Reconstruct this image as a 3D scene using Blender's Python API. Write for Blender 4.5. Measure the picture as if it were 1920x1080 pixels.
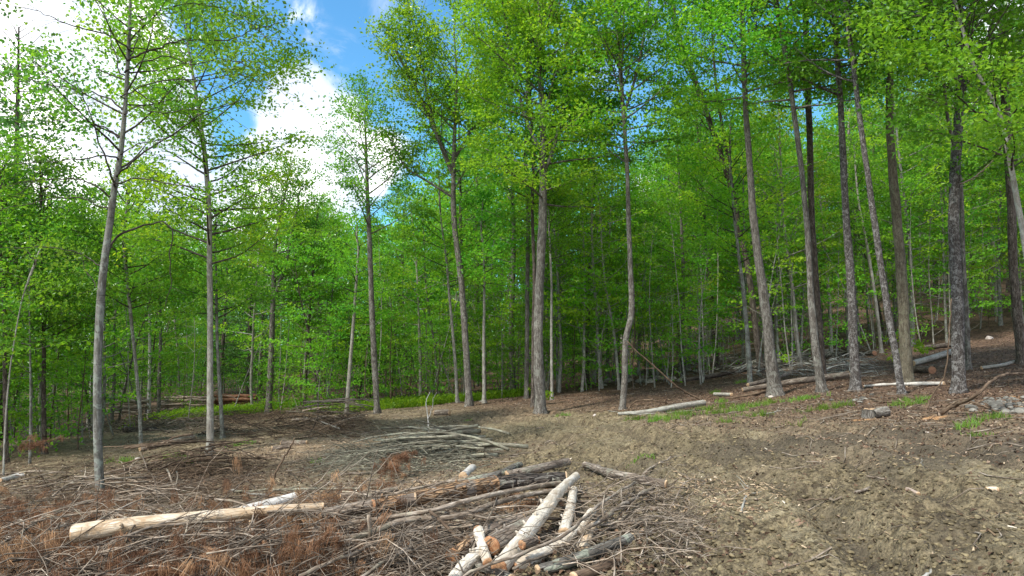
import bpy, math, time
import numpy as np
from mathutils import Vector
T0 = time.time()
PI = math.pi
S = bpy.context.scene
for o in list(bpy.data.objects):
    bpy.data.objects.remove(o)
COL = S.collection

# ------------------------------------------------------------------ camera
F = 1297.0                       # focal length in pixels of the 1920 px wide frame
PITCH = math.radians(3.97)
CAM = np.array([0.0, 0.0, 1.6])
cd = bpy.data.cameras.new('camera')
cd.sensor_width = 36.0
cd.lens = F / 1920 * 36
cd.clip_start = 0.05
cd.clip_end = 2000
cam = bpy.data.objects.new('camera', cd)
COL.objects.link(cam)
cam.location = CAM
cam.rotation_euler = (PI / 2 + PITCH, 0, 0)
S.camera = cam

# ------------------------------------------------------------------ sky, sun, exposure
SUN_EL, SUN_AZ = math.radians(56), math.radians(-128)     # azimuth measured from +Y towards +X
S.view_settings.view_transform = 'Standard'
S.view_settings.look = 'None'
S.view_settings.gamma = 1
S.view_settings.exposure = 1.12
S.cycles.max_bounces = 12
S.cycles.diffuse_bounces = 6
S.cycles.transmission_bounces = 9
S.cycles.glossy_bounces = 2
S.cycles.caustics_reflective = False
S.cycles.caustics_refractive = False
S.cycles.sample_clamp_indirect = 6
ld = bpy.data.lights.new('sun', 'SUN')
ld.energy = 2.6
ld.angle = math.radians(5)
ld.color = (1.0, 0.94, 0.84)
sun = bpy.data.objects.new('sun', ld)
COL.objects.link(sun)
sv = Vector((math.sin(SUN_AZ) * math.cos(SUN_EL), math.cos(SUN_AZ) * math.cos(SUN_EL), math.sin(SUN_EL)))
sun.rotation_euler = sv.to_track_quat('Z', 'Y').to_euler()
sun.location = (0, -5, 40)


def pxdir(px, py):
    a, b = (px - 960) / F, (540 - py) / F
    c, s = math.cos(PITCH), math.sin(PITCH)
    return np.array([a, c - b * s, s + b * c])


class NT:
    """a small wrapper to write node trees tersely"""
    def __init__(self, nt):
        self.nt = nt
        nt.nodes.clear()

    def n(self, typ, ins=None, **kw):
        x = self.nt.nodes.new(typ)
        for k, v in kw.items():
            setattr(x, k, v)
        for k, v in (ins or {}).items():
            s = x.inputs[k]
            if isinstance(v, bpy.types.NodeSocket):
                self.nt.links.new(v, s)
            else:
                s.default_value = v
        return x

    def math(self, op, a, b=0.0, c=0.0, clamp=False):
        x = self.n('ShaderNodeMath', {0: a, 1: b, 2: c}, operation=op)
        x.use_clamp = clamp
        return x.outputs[0]

    def mix(self, f, a, b, blend='MIX'):
        x = self.n('ShaderNodeMix', data_type='RGBA', blend_type=blend)
        x.clamp_factor = True
        for s, v in ((x.inputs[0], f), (x.inputs[6], a), (x.inputs[7], b)):
            if isinstance(v, bpy.types.NodeSocket):
                self.nt.links.new(v, s)
            elif s.type == 'RGBA':
                s.default_value = (v[0], v[1], v[2], 1)
            else:
                s.default_value = v
        return x.outputs[2]

    def ramp(self, f, stops, interp='LINEAR'):
        x = self.n('ShaderNodeValToRGB', {0: f})
        e = x.color_ramp.elements
        x.color_ramp.interpolation = interp
        while len(e) > 1:
            e.remove(e[0])
        for i, (p, c) in enumerate(stops):
            if not hasattr(c, '__len__'):
                c = (c, c, c)
            q = e[0] if i == 0 else e.new(p)
            q.position = p
            q.color = (c[0], c[1], c[2], 1)
        return x.outputs[0]

    def noise(self, vec, scale, detail=4, rough=0.55, dist=0.0, col=False):
        x = self.n('ShaderNodeTexNoise', {'Vector': vec, 'Scale': scale, 'Detail': detail, 'Roughness': rough, 'Distortion': dist})
        return x.outputs[1 if col else 0]

    def smooth(self, v, a, b):
        x = self.n('ShaderNodeMapRange', {0: v, 1: a, 2: b, 3: 0.0, 4: 1.0}, interpolation_type='SMOOTHSTEP')
        return x.outputs[0]


W = bpy.data.worlds.new('World')
S.world = W
W.use_nodes = True
w = NT(W.node_tree)
sky = w.n('ShaderNodeTexSky', sky_type='NISHITA')
sky.sun_disc = False
sky.sun_elevation = SUN_EL
sky.sun_rotation = SUN_AZ
sky.air_density = 1.0
sky.dust_density = 0.35
sky.ozone_density = 3.0
gen = w.n('ShaderNodeTexCoord').outputs['Generated']
cn = w.noise(gen, 5.0, 9, 0.58, 0.25)
cn2 = w.noise(gen, 22.0, 6, 0.6)
acc = None
# cumulus banks: direction of the centre, angular radius in degrees
for (px, py, rad) in ((-160, 60, 15.0), (60, 420, 12.0), (270, 420, 7.5), (585, 240, 5.4), (560, 330, 6.0), (500, 430, 7), (640, 330, 3.6), (-500, 300, 26),
                      (690, 290, 2.8), (1905, 120, 3.8), (2060, 60, 7), (1212, 345, 1.5), (2700, 300, 22), (380, 1400, 10)):
    d = pxdir(px, py)
    d = d / np.linalg.norm(d)
    dot = w.n('ShaderNodeVectorMath', {0: gen, 1: tuple(d)}, operation='DOT_PRODUCT').outputs['Value']
    ang = w.math('ARCCOSINE', w.math('MINIMUM', dot, 0.99999))
    v = w.math('SUBTRACT', math.radians(rad), ang)
    acc = v if acc is None else w.math('MAXIMUM', acc, v)
# two banks behind the viewer, so the light is that of a half clouded sky
sepx = w.n('ShaderNodeSeparateXYZ', {0: gen})
backc = w.math('SUBTRACT', w.math('MULTIPLY', w.math('SUBTRACT', w.noise(gen, 2.2, 5, 0.5), 0.42), 1.4), w.smooth(sepx.outputs[1], -0.35, 0.15))
acc = w.math('MAXIMUM', acc, backc)
lob = w.math('ADD', w.math('MULTIPLY', w.math('SUBTRACT', cn, 0.5), 0.16), w.math('MULTIPLY', w.math('SUBTRACT', cn2, 0.5), 0.05))
mask = w.smooth(w.math('ADD', acc, lob), -0.006, 0.022)
# small loose wisps
wn = w.noise(gen, 13.0, 7, 0.62, 0.6)
wv = None
for (px, py, rad, k) in ((565, 40, 2.6, 1.0), (640, 92, 2.0, .55), (740, 20, 3.2, .5), (1120, 60, 9, .25), (500, 10, 3, .6)):
    d = pxdir(px, py)
    d = d / np.linalg.norm(d)
    dot = w.n('ShaderNodeVectorMath', {0: gen, 1: tuple(d)}, operation='DOT_PRODUCT').outputs['Value']
    ang = w.math('ARCCOSINE', w.math('MINIMUM', dot, 0.99999))
    v = w.math('MULTIPLY', w.smooth(ang, math.radians(rad), 0.0), k)
    wv = v if wv is None else w.math('MAXIMUM', wv, v)
wisp = w.math('MULTIPLY', wv, w.smooth(wn, 0.46, 0.66))
mask = w.math('MAXIMUM', mask, wisp)
shade = w.smooth(w.noise(gen, 5.2, 6, 0.55), 0.40, 0.62)
ccol = w.mix(shade, (5.6, 6.3, 7.4), (12.9, 12.7, 12.4))
skyc = w.mix(1.0, sky.outputs[0], (0.72, 1.30, 1.44), 'MULTIPLY')
fin = w.mix(mask, skyc, ccol)
bg = w.n('ShaderNodeBackground', {0: fin, 1: 0.082})
wo = w.n('ShaderNodeOutputWorld', {0: bg.outputs[0]})


# ------------------------------------------------------------------ numeric noise and terrain
_tab = np.random.default_rng(5).random(65536)


def vnoise(x, y, seed=0):
    xi, yi = np.floor(x).astype(np.int64), np.floor(y).astype(np.int64)
    fx, fy = x - xi, y - yi
    fx, fy = fx * fx * fx * (fx * (fx * 6 - 15) + 10), fy * fy * fy * (fy * (fy * 6 - 15) + 10)

    def h(a, b):
        v = (a * 73856093) ^ (b * 19349663) ^ (seed * 83492791 + 977)
        v = (v ^ (v >> 13)) * 1274126177
        return _tab[(v ^ (v >> 16)) & 65535]
    a, b, c, d = h(xi, yi), h(xi + 1, yi), h(xi, yi + 1), h(xi + 1, yi + 1)
    return (a + (b - a) * fx) * (1 - fy) + (c + (d - c) * fx) * fy


def fbm(x, y, f, octs=4, seed=0, gain=0.5):
    s, a, t = 0.0, 1.0, 0.0
    for i in range(octs):
        s = s + a * (vnoise(x * f + 17.3 * i, y * f - 9.1 * i, seed + i) - 0.5)
        t += a
        a *= gain
        f *= 2.03
    return s / t * 2


def sstep(v, a, b):
    t = np.clip((v - a) / (b - a), 0, 1)
    return t * t * (3 - 2 * t)


MOUNDS = []      # (x, y, rx, ry, height) low banks of pushed-up soil and rot under the heaps


def G(x, y):
    x = np.asarray(x, float)
    y = np.asarray(y, float)
    z = 0.0925 * x + 0.0275 * (np.sqrt(x * x + 16) - 4)
    yy = 30 - np.log1p(np.exp((30 - y) / 4)) * 4                      # smooth min(y, 30)
    z = z - 0.032 * np.maximum(yy, -5)
    z = z + 0.09 * np.maximum(y - 30, 0) * sstep(x, -2, 34) + 0.012 * np.maximum(y - 32, 0)
    z = z + 0.12 * fbm(x, y, 0.16, 3, 11)
    # far out the land flattens
    for (mx, my, rx, ry, h) in MOUNDS:
        z = z + h * np.exp(-((x - mx) / rx) ** 2 - ((y - my) / ry) ** 2)
    return z


def at_ground(px, py, h=0.0, far=140.0):
    d = pxdir(px, py)
    lo, t = 0.5, 0.5
    while t < far:
        p = CAM + d * t
        if p[2] < float(G(p[0], p[1])) + h:
            break
        lo = t
        t *= 1.04
    else:
        return None
    hi = t
    for _ in range(24):
        m = (lo + hi) / 2
        p = CAM + d * m
        if p[2] < float(G(p[0], p[1])) + h:
            hi = m
        else:
            lo = m
    return CAM + d * hi


def at_depth(px, py, Y):
    d = pxdir(px, py)
    return CAM + d * (Y / d[1])


for (px, py, rx, ry, h) in ((330, 1075, 1.9, 1.0, .10), (620, 1010, 1.5, .8, .10), (1010, 1000, .7, .6, .05), (370, 880, 1.3, .8, .20), (610, 800, 1.6, 1.2, .22), (760, 860, 1.3, .8, .08)):
    p = at_ground(px, py)
    MOUNDS.append((p[0], p[1], rx, ry, h))


def blob(x, y, px, py, rx, ry):
    p = _anchor(px, py)
    return np.exp(-((x - p[0]) / rx) ** 2 - ((y - p[1]) / ry) ** 2)


_an = {}


def _anchor(px, py):
    if (px, py) not in _an:
        _an[(px, py)] = at_ground(px, py)
    return _an[(px, py)]


def poly_dist(x, y, pts):
    best = np.full(np.shape(x), 1e9)
    for (ax, ay), (bx, by) in zip(pts[:-1], pts[1:]):
        vx, vy = bx - ax, by - ay
        t = np.clip(((x - ax) * vx + (y - ay) * vy) / (vx * vx + vy * vy), 0, 1)
        best = np.minimum(best, np.hypot(x - ax - t * vx, y - ay - t * vy))
    return best


RUTS = []
for line in (((2050, 1060), (1880, 920), (1700, 850), (1400, 805), (1150, 790), (950, 778)), ((1500, 1120), (1420, 960), (1250, 865), (1100, 815), (930, 792))):
    RUTS.append([tuple(at_ground(*q)[:2]) for q in line])


def zones(x, y):
    """weights of the ground's own kinds of surface, laid out in metres on the land"""
    n = fbm(x, y, 0.55, 4, 31)
    n2 = fbm(x, y, 1.7, 3, 37)
    mud = np.maximum.reduce([blob(x, y, 1600, 960, 3.2, 2.6), blob(x, y, 1180, 860, 2.3, 3.2), blob(x, y, 1020, 800, 3.2, 3.2), blob(x, y, 1350, 1040, 1.6, 1.7), 0.9 * blob(x, y, 1900, 1010, 1.8, 1.6)])
    mud = sstep(mud + 0.3 * n + .15 * n2, 0.28, 0.62)
    damp = np.maximum.reduce([blob(x, y, 1500, 835, 2.6, 1.0), blob(x, y, 1850, 850, 2.0, .9), 0.7 * blob(x, y, 1200, 880, 1.2, 1.0)])
    damp = sstep(damp + 0.45 * n + .2 * n2, 0.35, 0.8)
    chips = np.maximum.reduce([blob(x, y, 560, 850, 2.6, 1.9), blob(x, y, 1330, 930, .9, 1.3), blob(x, y, 700, 930, 1.6, 1.2), .8 * blob(x, y, 400, 800, 2.0, 2.0)])
    chips = sstep(chips + 0.35 * n + .2 * n2, 0.35, 0.75)
    green = np.maximum.reduce([blob(x, y, 780, 760, 3.6, 1.6), blob(x, y, 560, 765, 3.5, 1.3), blob(x, y, 420, 775, 3.5, 2.2), 1.0 * blob(x, y, 930, 748, 2.6, 1.2), blob(x, y, 650, 768, 2.4, 1.0),
                               .55 * blob(x, y, 1330, 778, 1.6, .5), .5 * blob(x, y, 250, 800, 2.5, 2)])
    green = sstep(green + 0.35 * n + .3 * n2, 0.42, 0.9)
    saw = np.maximum.reduce([1.2 * blob(x, y, 1752, 783, .24, .16), 1.2 * blob(x, y, 1624, 786, .26, .13), .9 * blob(x, y, 1905, 745, .3, .2)])
    saw = sstep(saw + .25 * n2, 0.5, 0.75)
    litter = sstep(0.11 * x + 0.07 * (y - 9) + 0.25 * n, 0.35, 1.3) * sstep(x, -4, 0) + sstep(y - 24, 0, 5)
    litter = litter * 1.0 + 1.0 * np.maximum.reduce([blob(x, y, 300, 1060, 2.6, 1.3), blob(x, y, 700, 1040, 1.4, 1.0), .8 * blob(x, y, 1080, 1030, 1.0, .9), .7 * blob(x, y, 330, 905, 2.2, 1.0)])  # dark needle rot under the brush, also painting in the shade between twigs
    tr = np.zeros(np.shape(x))
    for rt in RUTS:
        tr = np.maximum(tr, np.exp(-(poly_dist(x + .1 * n, y + .1 * n2, rt) / .75) ** 4))
    for rt in RUTS:
        d2 = np.abs(poly_dist(x + 0.08 * fbm(x, y, 1.1, 2, 81), y + 0.08 * fbm(x, y, 1.1, 2, 83), rt) - 0.62)
        damp = np.maximum(damp, .95 * np.exp(-(d2 / .15) ** 2) * sstep(n + .6 * n2, -.5, .3))
    tr = tr * sstep(n2, -.5, .4)
    return mud, damp, chips, green, saw, np.clip(litter, 0, 1), tr


def relief(x, y):
    zz_ = zones(x, y)
    mud = zz_[0] * (1 - .65 * zz_[6])
    r = np.hypot(x, y)
    a = fbm(x, y, 3.1, 4, 51, .6)
    b = fbm(x, y, 8.5, 3, 57, .6)
    z = 0.030 * a + 0.020 * b * (1 + 1.3 * mud)
    clod = np.maximum(fbm(x, y, 5.5, 3, 61, .55), 0) ** 1.3
    z = z + mud * 0.10 * clod
    z = z + (0.018 + .022 * mud) * (np.maximum(fbm(x, y, 15, 3, 71), 0))
    for rt in RUTS:
        for off in (0.0,):
            d = poly_dist(x + 0.08 * fbm(x, y, 1.1, 2, 81), y + 0.08 * fbm(x, y, 1.1, 2, 83), rt)
            d2 = np.abs(d - 0.62)
            prof = -0.13 * np.exp(-(d2 / 0.17) ** 2) + 0.06 * np.exp(-((d2 - 0.30) / 0.11) ** 2)
            z = z + prof * sstep(fbm(x, y, .8, 2, 91), -0.6, -0.05)
    return z * (1 - sstep(r, 60, 120) * .8)


def GZ(x, y):
    return G(x, y) + relief(np.asarray(x, float), np.asarray(y, float))


# ------------------------------------------------------------------ mesh building
class MB:
    def __init__(self):
        self.v, self.q, self.t, self.bk, self.tint, self.qm, self.tm = [], [], [], [], [], [], []
        self.n = 0

    def add(self, v, q=None, t=None, bk=None, tint=None, mat=0):
        v = np.asarray(v, np.float32).reshape(-1, 3)
        if q is not None and len(q):
            q = np.asarray(q, np.int64).reshape(-1, 4)
            self.q.append(q + self.n)
            self.qm.append(np.full(len(q), mat, np.int32))
        if t is not None and len(t):
            t = np.asarray(t, np.int64).reshape(-1, 3)
            self.t.append(t + self.n)
            self.tm.append(np.full(len(t), mat, np.int32))
        self.v.append(v)
        self.bk.append(np.zeros((len(v), 3), np.float32) if bk is None else np.asarray(bk, np.float32))
        self.tint.append(np.full(len(v), 0.5, np.float32) if tint is None else np.broadcast_to(np.asarray(tint, np.float32), (len(v),)))
        self.n += len(v)

    def empty(self):
        return self.n == 0

    def build(self, name, mats, parent=None, origin=(0, 0, 0), smooth=True, loc=None):
        v = np.concatenate(self.v) - np.asarray(origin, np.float32)
        me = bpy.data.meshes.new(name)
        me.vertices.add(len(v))
        me.vertices.foreach_set('co', v.ravel())
        nq = sum(len(a) for a in self.q)
        nt = sum(len(a) for a in self.t)
        idx = []
        if nq:
            idx.append(np.concatenate(self.q).ravel())
        if nt:
            idx.append(np.concatenate(self.t).ravel())
        idx = np.concatenate(idx).astype(np.int32)
        me.loops.add(len(idx))
        me.loops.foreach_set('vertex_index', idx)
        me.polygons.add(nq + nt)
        st = np.concatenate([np.arange(nq) * 4, nq * 4 + np.arange(nt) * 3]).astype(np.int32)
        me.polygons.foreach_set('loop_start', st)
        mi = np.concatenate((self.qm + self.tm)) if (self.qm or self.tm) else np.zeros(0, np.int32)
        if not isinstance(mats, (list, tuple)):
            mats = [mats]
        for m in mats:
            me.materials.append(m)
        me.polygons.foreach_set('material_index', mi)
        me.polygons.foreach_set('use_smooth', np.full(nq + nt, smooth))
        a = me.attributes.new('bk', 'FLOAT_VECTOR', 'POINT')
        a.data.foreach_set('vector', np.concatenate(self.bk).ravel())
        a = me.attributes.new('tint', 'FLOAT', 'POINT')
        a.data.foreach_set('value', np.concatenate(self.tint).astype(np.float32))
        me.update(calc_edges=True)
        o = bpy.data.objects.new(name, me)
        COL.objects.link(o)
        if parent is not None:
            o.parent = parent
        else:
            o.location = origin if loc is None else loc
        return o


def tag(o, label=None, cat=None, group=None, kind=None):
    if label:
        o['label'] = label
    if cat:
        o['category'] = cat
    if group:
        o['group'] = group
    if kind:
        o['kind'] = kind
    return o


def empty(name, loc):
    o = bpy.data.objects.new(name, None)
    o.location = [float(a) for a in loc]
    o.empty_display_size = 0.2
    COL.objects.link(o)
    return o


def catmull(pts, k=5):
    P = np.asarray(pts, float)
    if len(P) < 3:
        t = np.linspace(0, 1, k * (len(P) - 1) + 1)[:, None]
        return P[0] * (1 - t) + P[-1] * t
    A = np.vstack([2 * P[0] - P[1], P, 2 * P[-1] - P[-2]])
    out = []
    for i in range(1, len(A) - 2):
        p0, p1, p2, p3 = A[i - 1], A[i], A[i + 1], A[i + 2]
        for j in range(k):
            t = j / k
            out.append(0.5 * ((2 * p1) + (-p0 + p2) * t + (2 * p0 - 5 * p1 + 4 * p2 - p3) * t * t + (-p0 + 3 * p1 - 3 * p2 + p3) * t ** 3))
    out.append(A[-2])
    return np.array(out)


def tube(mb, pts, rad, n=8, rng=None, lump=0.0, cap=False, tint=None, mat=0, flare=0.0):
    P = np.asarray(pts, float)
    m = len(P)
    R = np.broadcast_to(np.asarray(rad, float), (m,))
    T = np.gradient(P, axis=0)
    T /= np.linalg.norm(T, axis=1)[:, None] + 1e-9
    seg = np.concatenate([[0], np.cumsum(np.linalg.norm(np.diff(P, axis=0), axis=1))])
    ref = np.array([1.0, 0, 0]) if abs(T[0][0]) < 0.8 else np.array([0, 1.0, 0])
    u = ref - T[0] * ref.dot(T[0])
    u /= np.linalg.norm(u)
    U = np.empty((m, 3))
    for i in range(m):
        u = u - T[i] * u.dot(T[i])
        u = u / (np.linalg.norm(u) + 1e-9)
        U[i] = u
    Vv = np.cross(T, U)
    a = np.arange(n) * 2 * PI / n
    ca, sa = np.cos(a), np.sin(a)
    rr = R[:, None] * np.ones(n)
    if rng is not None and lump > 0:
        s = rng.random(6) * 50
        rr = rr * (1 + lump * (np.sin(a[None] * 3 + seg[:, None] * 1.7 + s[0]) * .4 + np.sin(a[None] * 2 - seg[:, None] * 3.1 + s[1]) * .4 + .5 * np.sin(seg[:, None] * 5.3 + a[None] + s[2])
                               + 0.5 * (rng.random((m, n)) - .5)))
    if flare > 0:
        lobes = 1 + 0.35 * np.sin(a[None] * 4 + (rng.random() * 6 if rng is not None else 0)) + .2 * np.sin(a[None] * 7 + 1)
        rr = rr * (1 + flare * np.exp(-seg[:, None] / (R[0] * 1.3)) * lobes)
    V = P[:, None, :] + (U[:, None, :] * ca[None, :, None] + Vv[:, None, :] * sa[None, :, None]) * rr[:, :, None]
    r0 = float(R.max())
    bk = np.stack([np.broadcast_to(ca * r0, (m, n)), np.broadcast_to(sa * r0, (m, n)), np.broadcast_to(seg[:, None], (m, n))], axis=2)
    i = np.arange(m - 1)[:, None] * n
    j = np.arange(n)[None]
    j2 = (j + 1) % n
    q = np.stack([i + j, i + j2, i + n + j2, i + n + j], axis=2).reshape(-1, 4)
    V = V.reshape(-1, 3)
    bk = bk.reshape(-1, 3)
    t = None
    if cap:
        V = np.vstack([V, P[0], P[-1]])
        bk = np.vstack([bk, [0, 0, 0], [0, 0, seg[-1]]])
        c0, c1 = m * n, m * n + 1
        jj = np.arange(n)
        t = np.vstack([np.stack([np.full(n, c0), (jj + 1) % n, jj], 1), np.stack([np.full(n, c1), (m - 1) * n + jj, (m - 1) * n + (jj + 1) % n], 1)])
    mb.add(V, q, t, bk, tint, mat)


def unit(a):
    return a / (np.linalg.norm(a, axis=-1, keepdims=True) + 1e-9)


def leaves(mb, rng, C, per, spread, size, tilt=0.75, drop=0.25, mat=0, aspect=0.62, ctint=None, full=False, gapth=0.455):
    """small folded leaf blades around the cluster points C"""
    C = np.asarray(C, float)
    if len(C) == 0:
        return
    if ctint is None:
        sx_, sy_ = C[:, 0] + C[:, 2] * .83, C[:, 1] - C[:, 2] * .61
        gap = vnoise(sx_ * 1.5 + 31, sy_ * 1.5, 7) * .6 + vnoise(sx_ * 3.3, C[:, 2] * 2.7 + sy_, 8) * .4
        C = C[gap > gapth]
        k = len(C)
        sx_, sy_ = C[:, 0] + C[:, 2] * .83, C[:, 1] - C[:, 2] * .61
        ct = np.clip((vnoise(sx_ * 1.15, sy_ * 1.15, 3) - .5) * 1.5 + .5 + rng.normal(0, .16, k), 0, 1)
    k = len(C)
    if ctint is not None:
        ct = ctint
    idx = np.repeat(np.arange(k), per)
    N = len(idx)
    c = C[idx] + rng.normal(0, 1, (N, 3)) * np.asarray(spread)
    nrm = unit(np.array([0, 0, 0.75]) + rng.normal(0, 1, (N, 3)) * tilt)
    d = rng.normal(0, 1, (N, 3))
    d[:, 2] -= drop * 2
    d = unit(d - nrm * np.sum(d * nrm, 1)[:, None])
    s = np.cross(nrm, d)
    L = size * (0.65 + 0.7 * rng.random(N))[:, None]
    wd = L * aspect * 0.5
    tint = np.clip(0.68 * ct[idx] + 0.32 * rng.random(N), 0, 1)
    if full:
        b = c - d * L * 0.5
        m1, m2 = c - d * L * 0.18, c + d * L * 0.2
        tp = c + d * L * 0.5 - nrm * L * 0.12
        up = nrm * L * 0.10
        V = np.stack([b, m1 + s * wd + up, m2 + s * wd * .85 + up, tp, m2 - s * wd * .85 + up, m1 - s * wd + up, c - d * 0], 1)
        V = V.reshape(-1, 3)
        o = np.arange(N)[:, None] * 7
        q = np.concatenate([o + [0, 6, 2, 1], o + [6, 6, 6, 6]], 0)[:N]
        t = np.concatenate([o + [6, 3, 2], o + [6, 4, 3]], 0)
        q = np.concatenate([q, o + [0, 5, 4, 6]], 0)
        mb.add(V, q, t, None, np.repeat(tint, 7), mat)
        return
    b = c - d * L * 0.5
    tp = c + d * L * 0.5
    up = nrm * L * 0.09
    V = np.stack([b, c - d * L * .06 - s * wd + up, tp, c - d * L * .06 + s * wd + up], 1).reshape(-1, 3)
    q = np.arange(N)[:, None] * 4 + np.array([0, 1, 2, 3])
    mb.add(V, q, None, None, np.repeat(tint, 4), mat)


# ------------------------------------------------------------------ materials
def newmat(name):
    m = bpy.data.materials.new(name)
    m.use_nodes = True
    return m, NT(m.node_tree)


def attr(n, name):
    return n.n('ShaderNodeAttribute', attribute_name=name)


def finish(n, surf):
    n.n('ShaderNodeOutputMaterial', {0: surf})


def leaf_mat(name, stops, tr=0.45, trcol=(1.6, 1.5, 0.6)):
    m, n = newmat(name)
    t = attr(n, 'tint').outputs['Fac']
    rnd = n.n('ShaderNodeObjectInfo').outputs['Random']
    f = n.math('ADD', n.math('MULTIPLY', t, 0.78), n.math('MULTIPLY', rnd, 0.22))
    c = n.ramp(f, stops)
    hs = n.n('ShaderNodeHueSaturation', {'Hue': n.math('ADD', 0.490, n.math('MULTIPLY', rnd, 0.034)), 'Saturation': 0.97, 'Value': n.math('ADD', 0.90, n.math('MULTIPLY', rnd, 0.44)), 'Color': c}).outputs[0]
    tc = n.mix(1.0, hs, trcol, 'MULTIPLY')
    d = n.n('ShaderNodeBsdfDiffuse', {0: hs, 1: 0.4})
    g = n.n('ShaderNodeBsdfGlossy', {0: (0.8, 0.9, 0.8, 1), 1: 0.42})
    fr = n.n('ShaderNodeFresnel', {0: 1.38})
    dd = n.n('ShaderNodeMixShader', {0: n.math('MULTIPLY', fr.outputs[0], 0.22), 1: d.outputs[0], 2: g.outputs[0]})
    tl = n.n('ShaderNodeBsdfTranslucent', {0: tc})
    mx = n.n('ShaderNodeMixShader', {0: tr, 1: dd.outputs[0], 2: tl.outputs[0]})
    finish(n, mx.outputs[0])
    return m


M = {}
M['leaf'] = leaf_mat('spring leaves', [(0.0, (0.050, 0.165, 0.018)), (0.45, (0.120, 0.300, 0.022)), (0.8, (0.205, 0.390, 0.026)), (1.0, (0.30, 0.44, 0.030))])
M['leaf_bright'] = leaf_mat('young maple leaves', [(0.0, (0.095, 0.240, 0.018)), (0.5, (0.200, 0.380, 0.022)), (1.0, (0.40, 0.50, 0.026))], 0.5)
M['leaf_cool'] = leaf_mat('drooping cherry leaves', [(0.0, (0.060, 0.180, 0.030)), (0.5, (0.135, 0.310, 0.036)), (1.0, (0.27, 0.43, 0.036))], 0.45)
M['leaf_deep'] = leaf_mat('hemlock green', [(0.0, (0.030, 0.085, 0.026)), (0.5, (0.060, 0.150, 0.036)), (1.0, (0.11, 0.23, 0.05))], 0.3)
M['leaf_pine'] = leaf_mat('pine needles in sprays', [(0.0, (0.045, 0.13, 0.035)), (0.5, (0.09, 0.22, 0.05)), (1.0, (0.15, 0.31, 0.07))], 0.35)
M['leaf_far'] = leaf_mat('far wood leaves', [(0.0, (0.060, 0.180, 0.024)), (0.5, (0.130, 0.320, 0.030)), (1.0, (0.23, 0.42, 0.034))], 0.4)
M['grass'] = leaf_mat('grass blades', [(0.0, (0.07, 0.14, 0.022)), (0.5, (0.14, 0.245, 0.032)), (1.0, (0.28, 0.35, 0.07))], 0.35)


def bark_mat(name, base, light, dark, lichen=None, plate=0.5, band=0.0, scale=1.0, bump=0.5, lich=0.3, lichd=0.5):
    m, n = newmat(name)
    co = attr(n, 'bk').outputs['Vector']
    rnd = n.n('ShaderNodeObjectInfo').outputs['Random']
    sh = n.n('ShaderNodeVectorMath', {0: co, 1: n.n('ShaderNodeCombineXYZ', {0: 0.0, 1: 0.0, 2: n.math('MULTIPLY', rnd, 40.0)}).outputs[0]}, operation='ADD').outputs[0]
    v1 = n.n('ShaderNodeMapping', {0: sh, 3: (scale, scale, scale * 0.22)}).outputs[0]
    v2 = n.n('ShaderNodeMapping', {0: sh, 3: (scale, scale, scale * 0.6)}).outputs[0]
    fis = n.noise(v1, 26.0, 6, 0.65, 0.4)
    med = n.noise(v2, 9.0, 5, 0.6, 0.3)
    vor = n.n('ShaderNodeTexVoronoi', {'Vector': v1, 'Scale': 34.0, 'Randomness': 1.0}, feature='DISTANCE_TO_EDGE').outputs[0]
    c = n.mix(n.smooth(med, 0.35, 0.68), dark, base)
    c = n.mix(n.math('MULTIPLY', n.smooth(fis, 0.48, 0.70), 0.85), c, light)
    c = n.mix(n.math('MULTIPLY', n.smooth(vor, 0.12, 0.0), plate), c, tuple(x * 0.35 for x in dark))
    c = n.mix(n.math('MULTIPLY', n.smooth(fis, 0.46, 0.36), plate), c, tuple(x * 0.55 for x in dark))
    h = n.math('ADD', n.math('MULTIPLY', fis, 0.6), n.math('MULTIPLY', n.smooth(vor, 0.0, 0.15), 0.5 * plate))
    if band:
        v3 = n.n('ShaderNodeMapping', {0: sh, 3: (0.5, 0.5, 9.0)}).outputs[0]
        bn = n.noise(v3, 3.0, 4, 0.6, 0.5)
        c = n.mix(n.math('MULTIPLY', n.smooth(bn, 0.56, 0.68), band), c, tuple(x * 0.55 for x in dark))
        h = n.math('SUBTRACT', h, n.math('MULTIPLY', n.smooth(bn, 0.54, 0.66), 0.35 * band))
    if lichen is not None:
        ln = n.noise(sh, 5.5 * scale, 6, 0.68, 0.8)
        c = n.mix(n.math('MULTIPLY', n.smooth(ln, 0.62 - 0.22 * lich, 0.68 - 0.20 * lich), lichd), c, lichen)
    val = n.math('MULTIPLY', n.math('ADD', 0.85, n.math('MULTIPLY', rnd, 0.30)), n.math('ADD', 0.35, n.math('MULTIPLY', attr(n, 'tint').outputs['Fac'], 1.3)))
    c = n.n('ShaderNodeHueSaturation', {'Value': val, 'Color': c}).outputs[0]
    b = n.n('ShaderNodeBump', {'Strength': bump, 'Distance': 0.02, 'Height': h})
    p = n.n('ShaderNodeBsdfPrincipled', {'Base Color': c, 'Roughness': 0.88, 'Normal': b.outputs[0]})
    p.inputs['Specular IOR Level'].default_value = 0.25
    finish(n, p.outputs[0])
    return m


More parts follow.
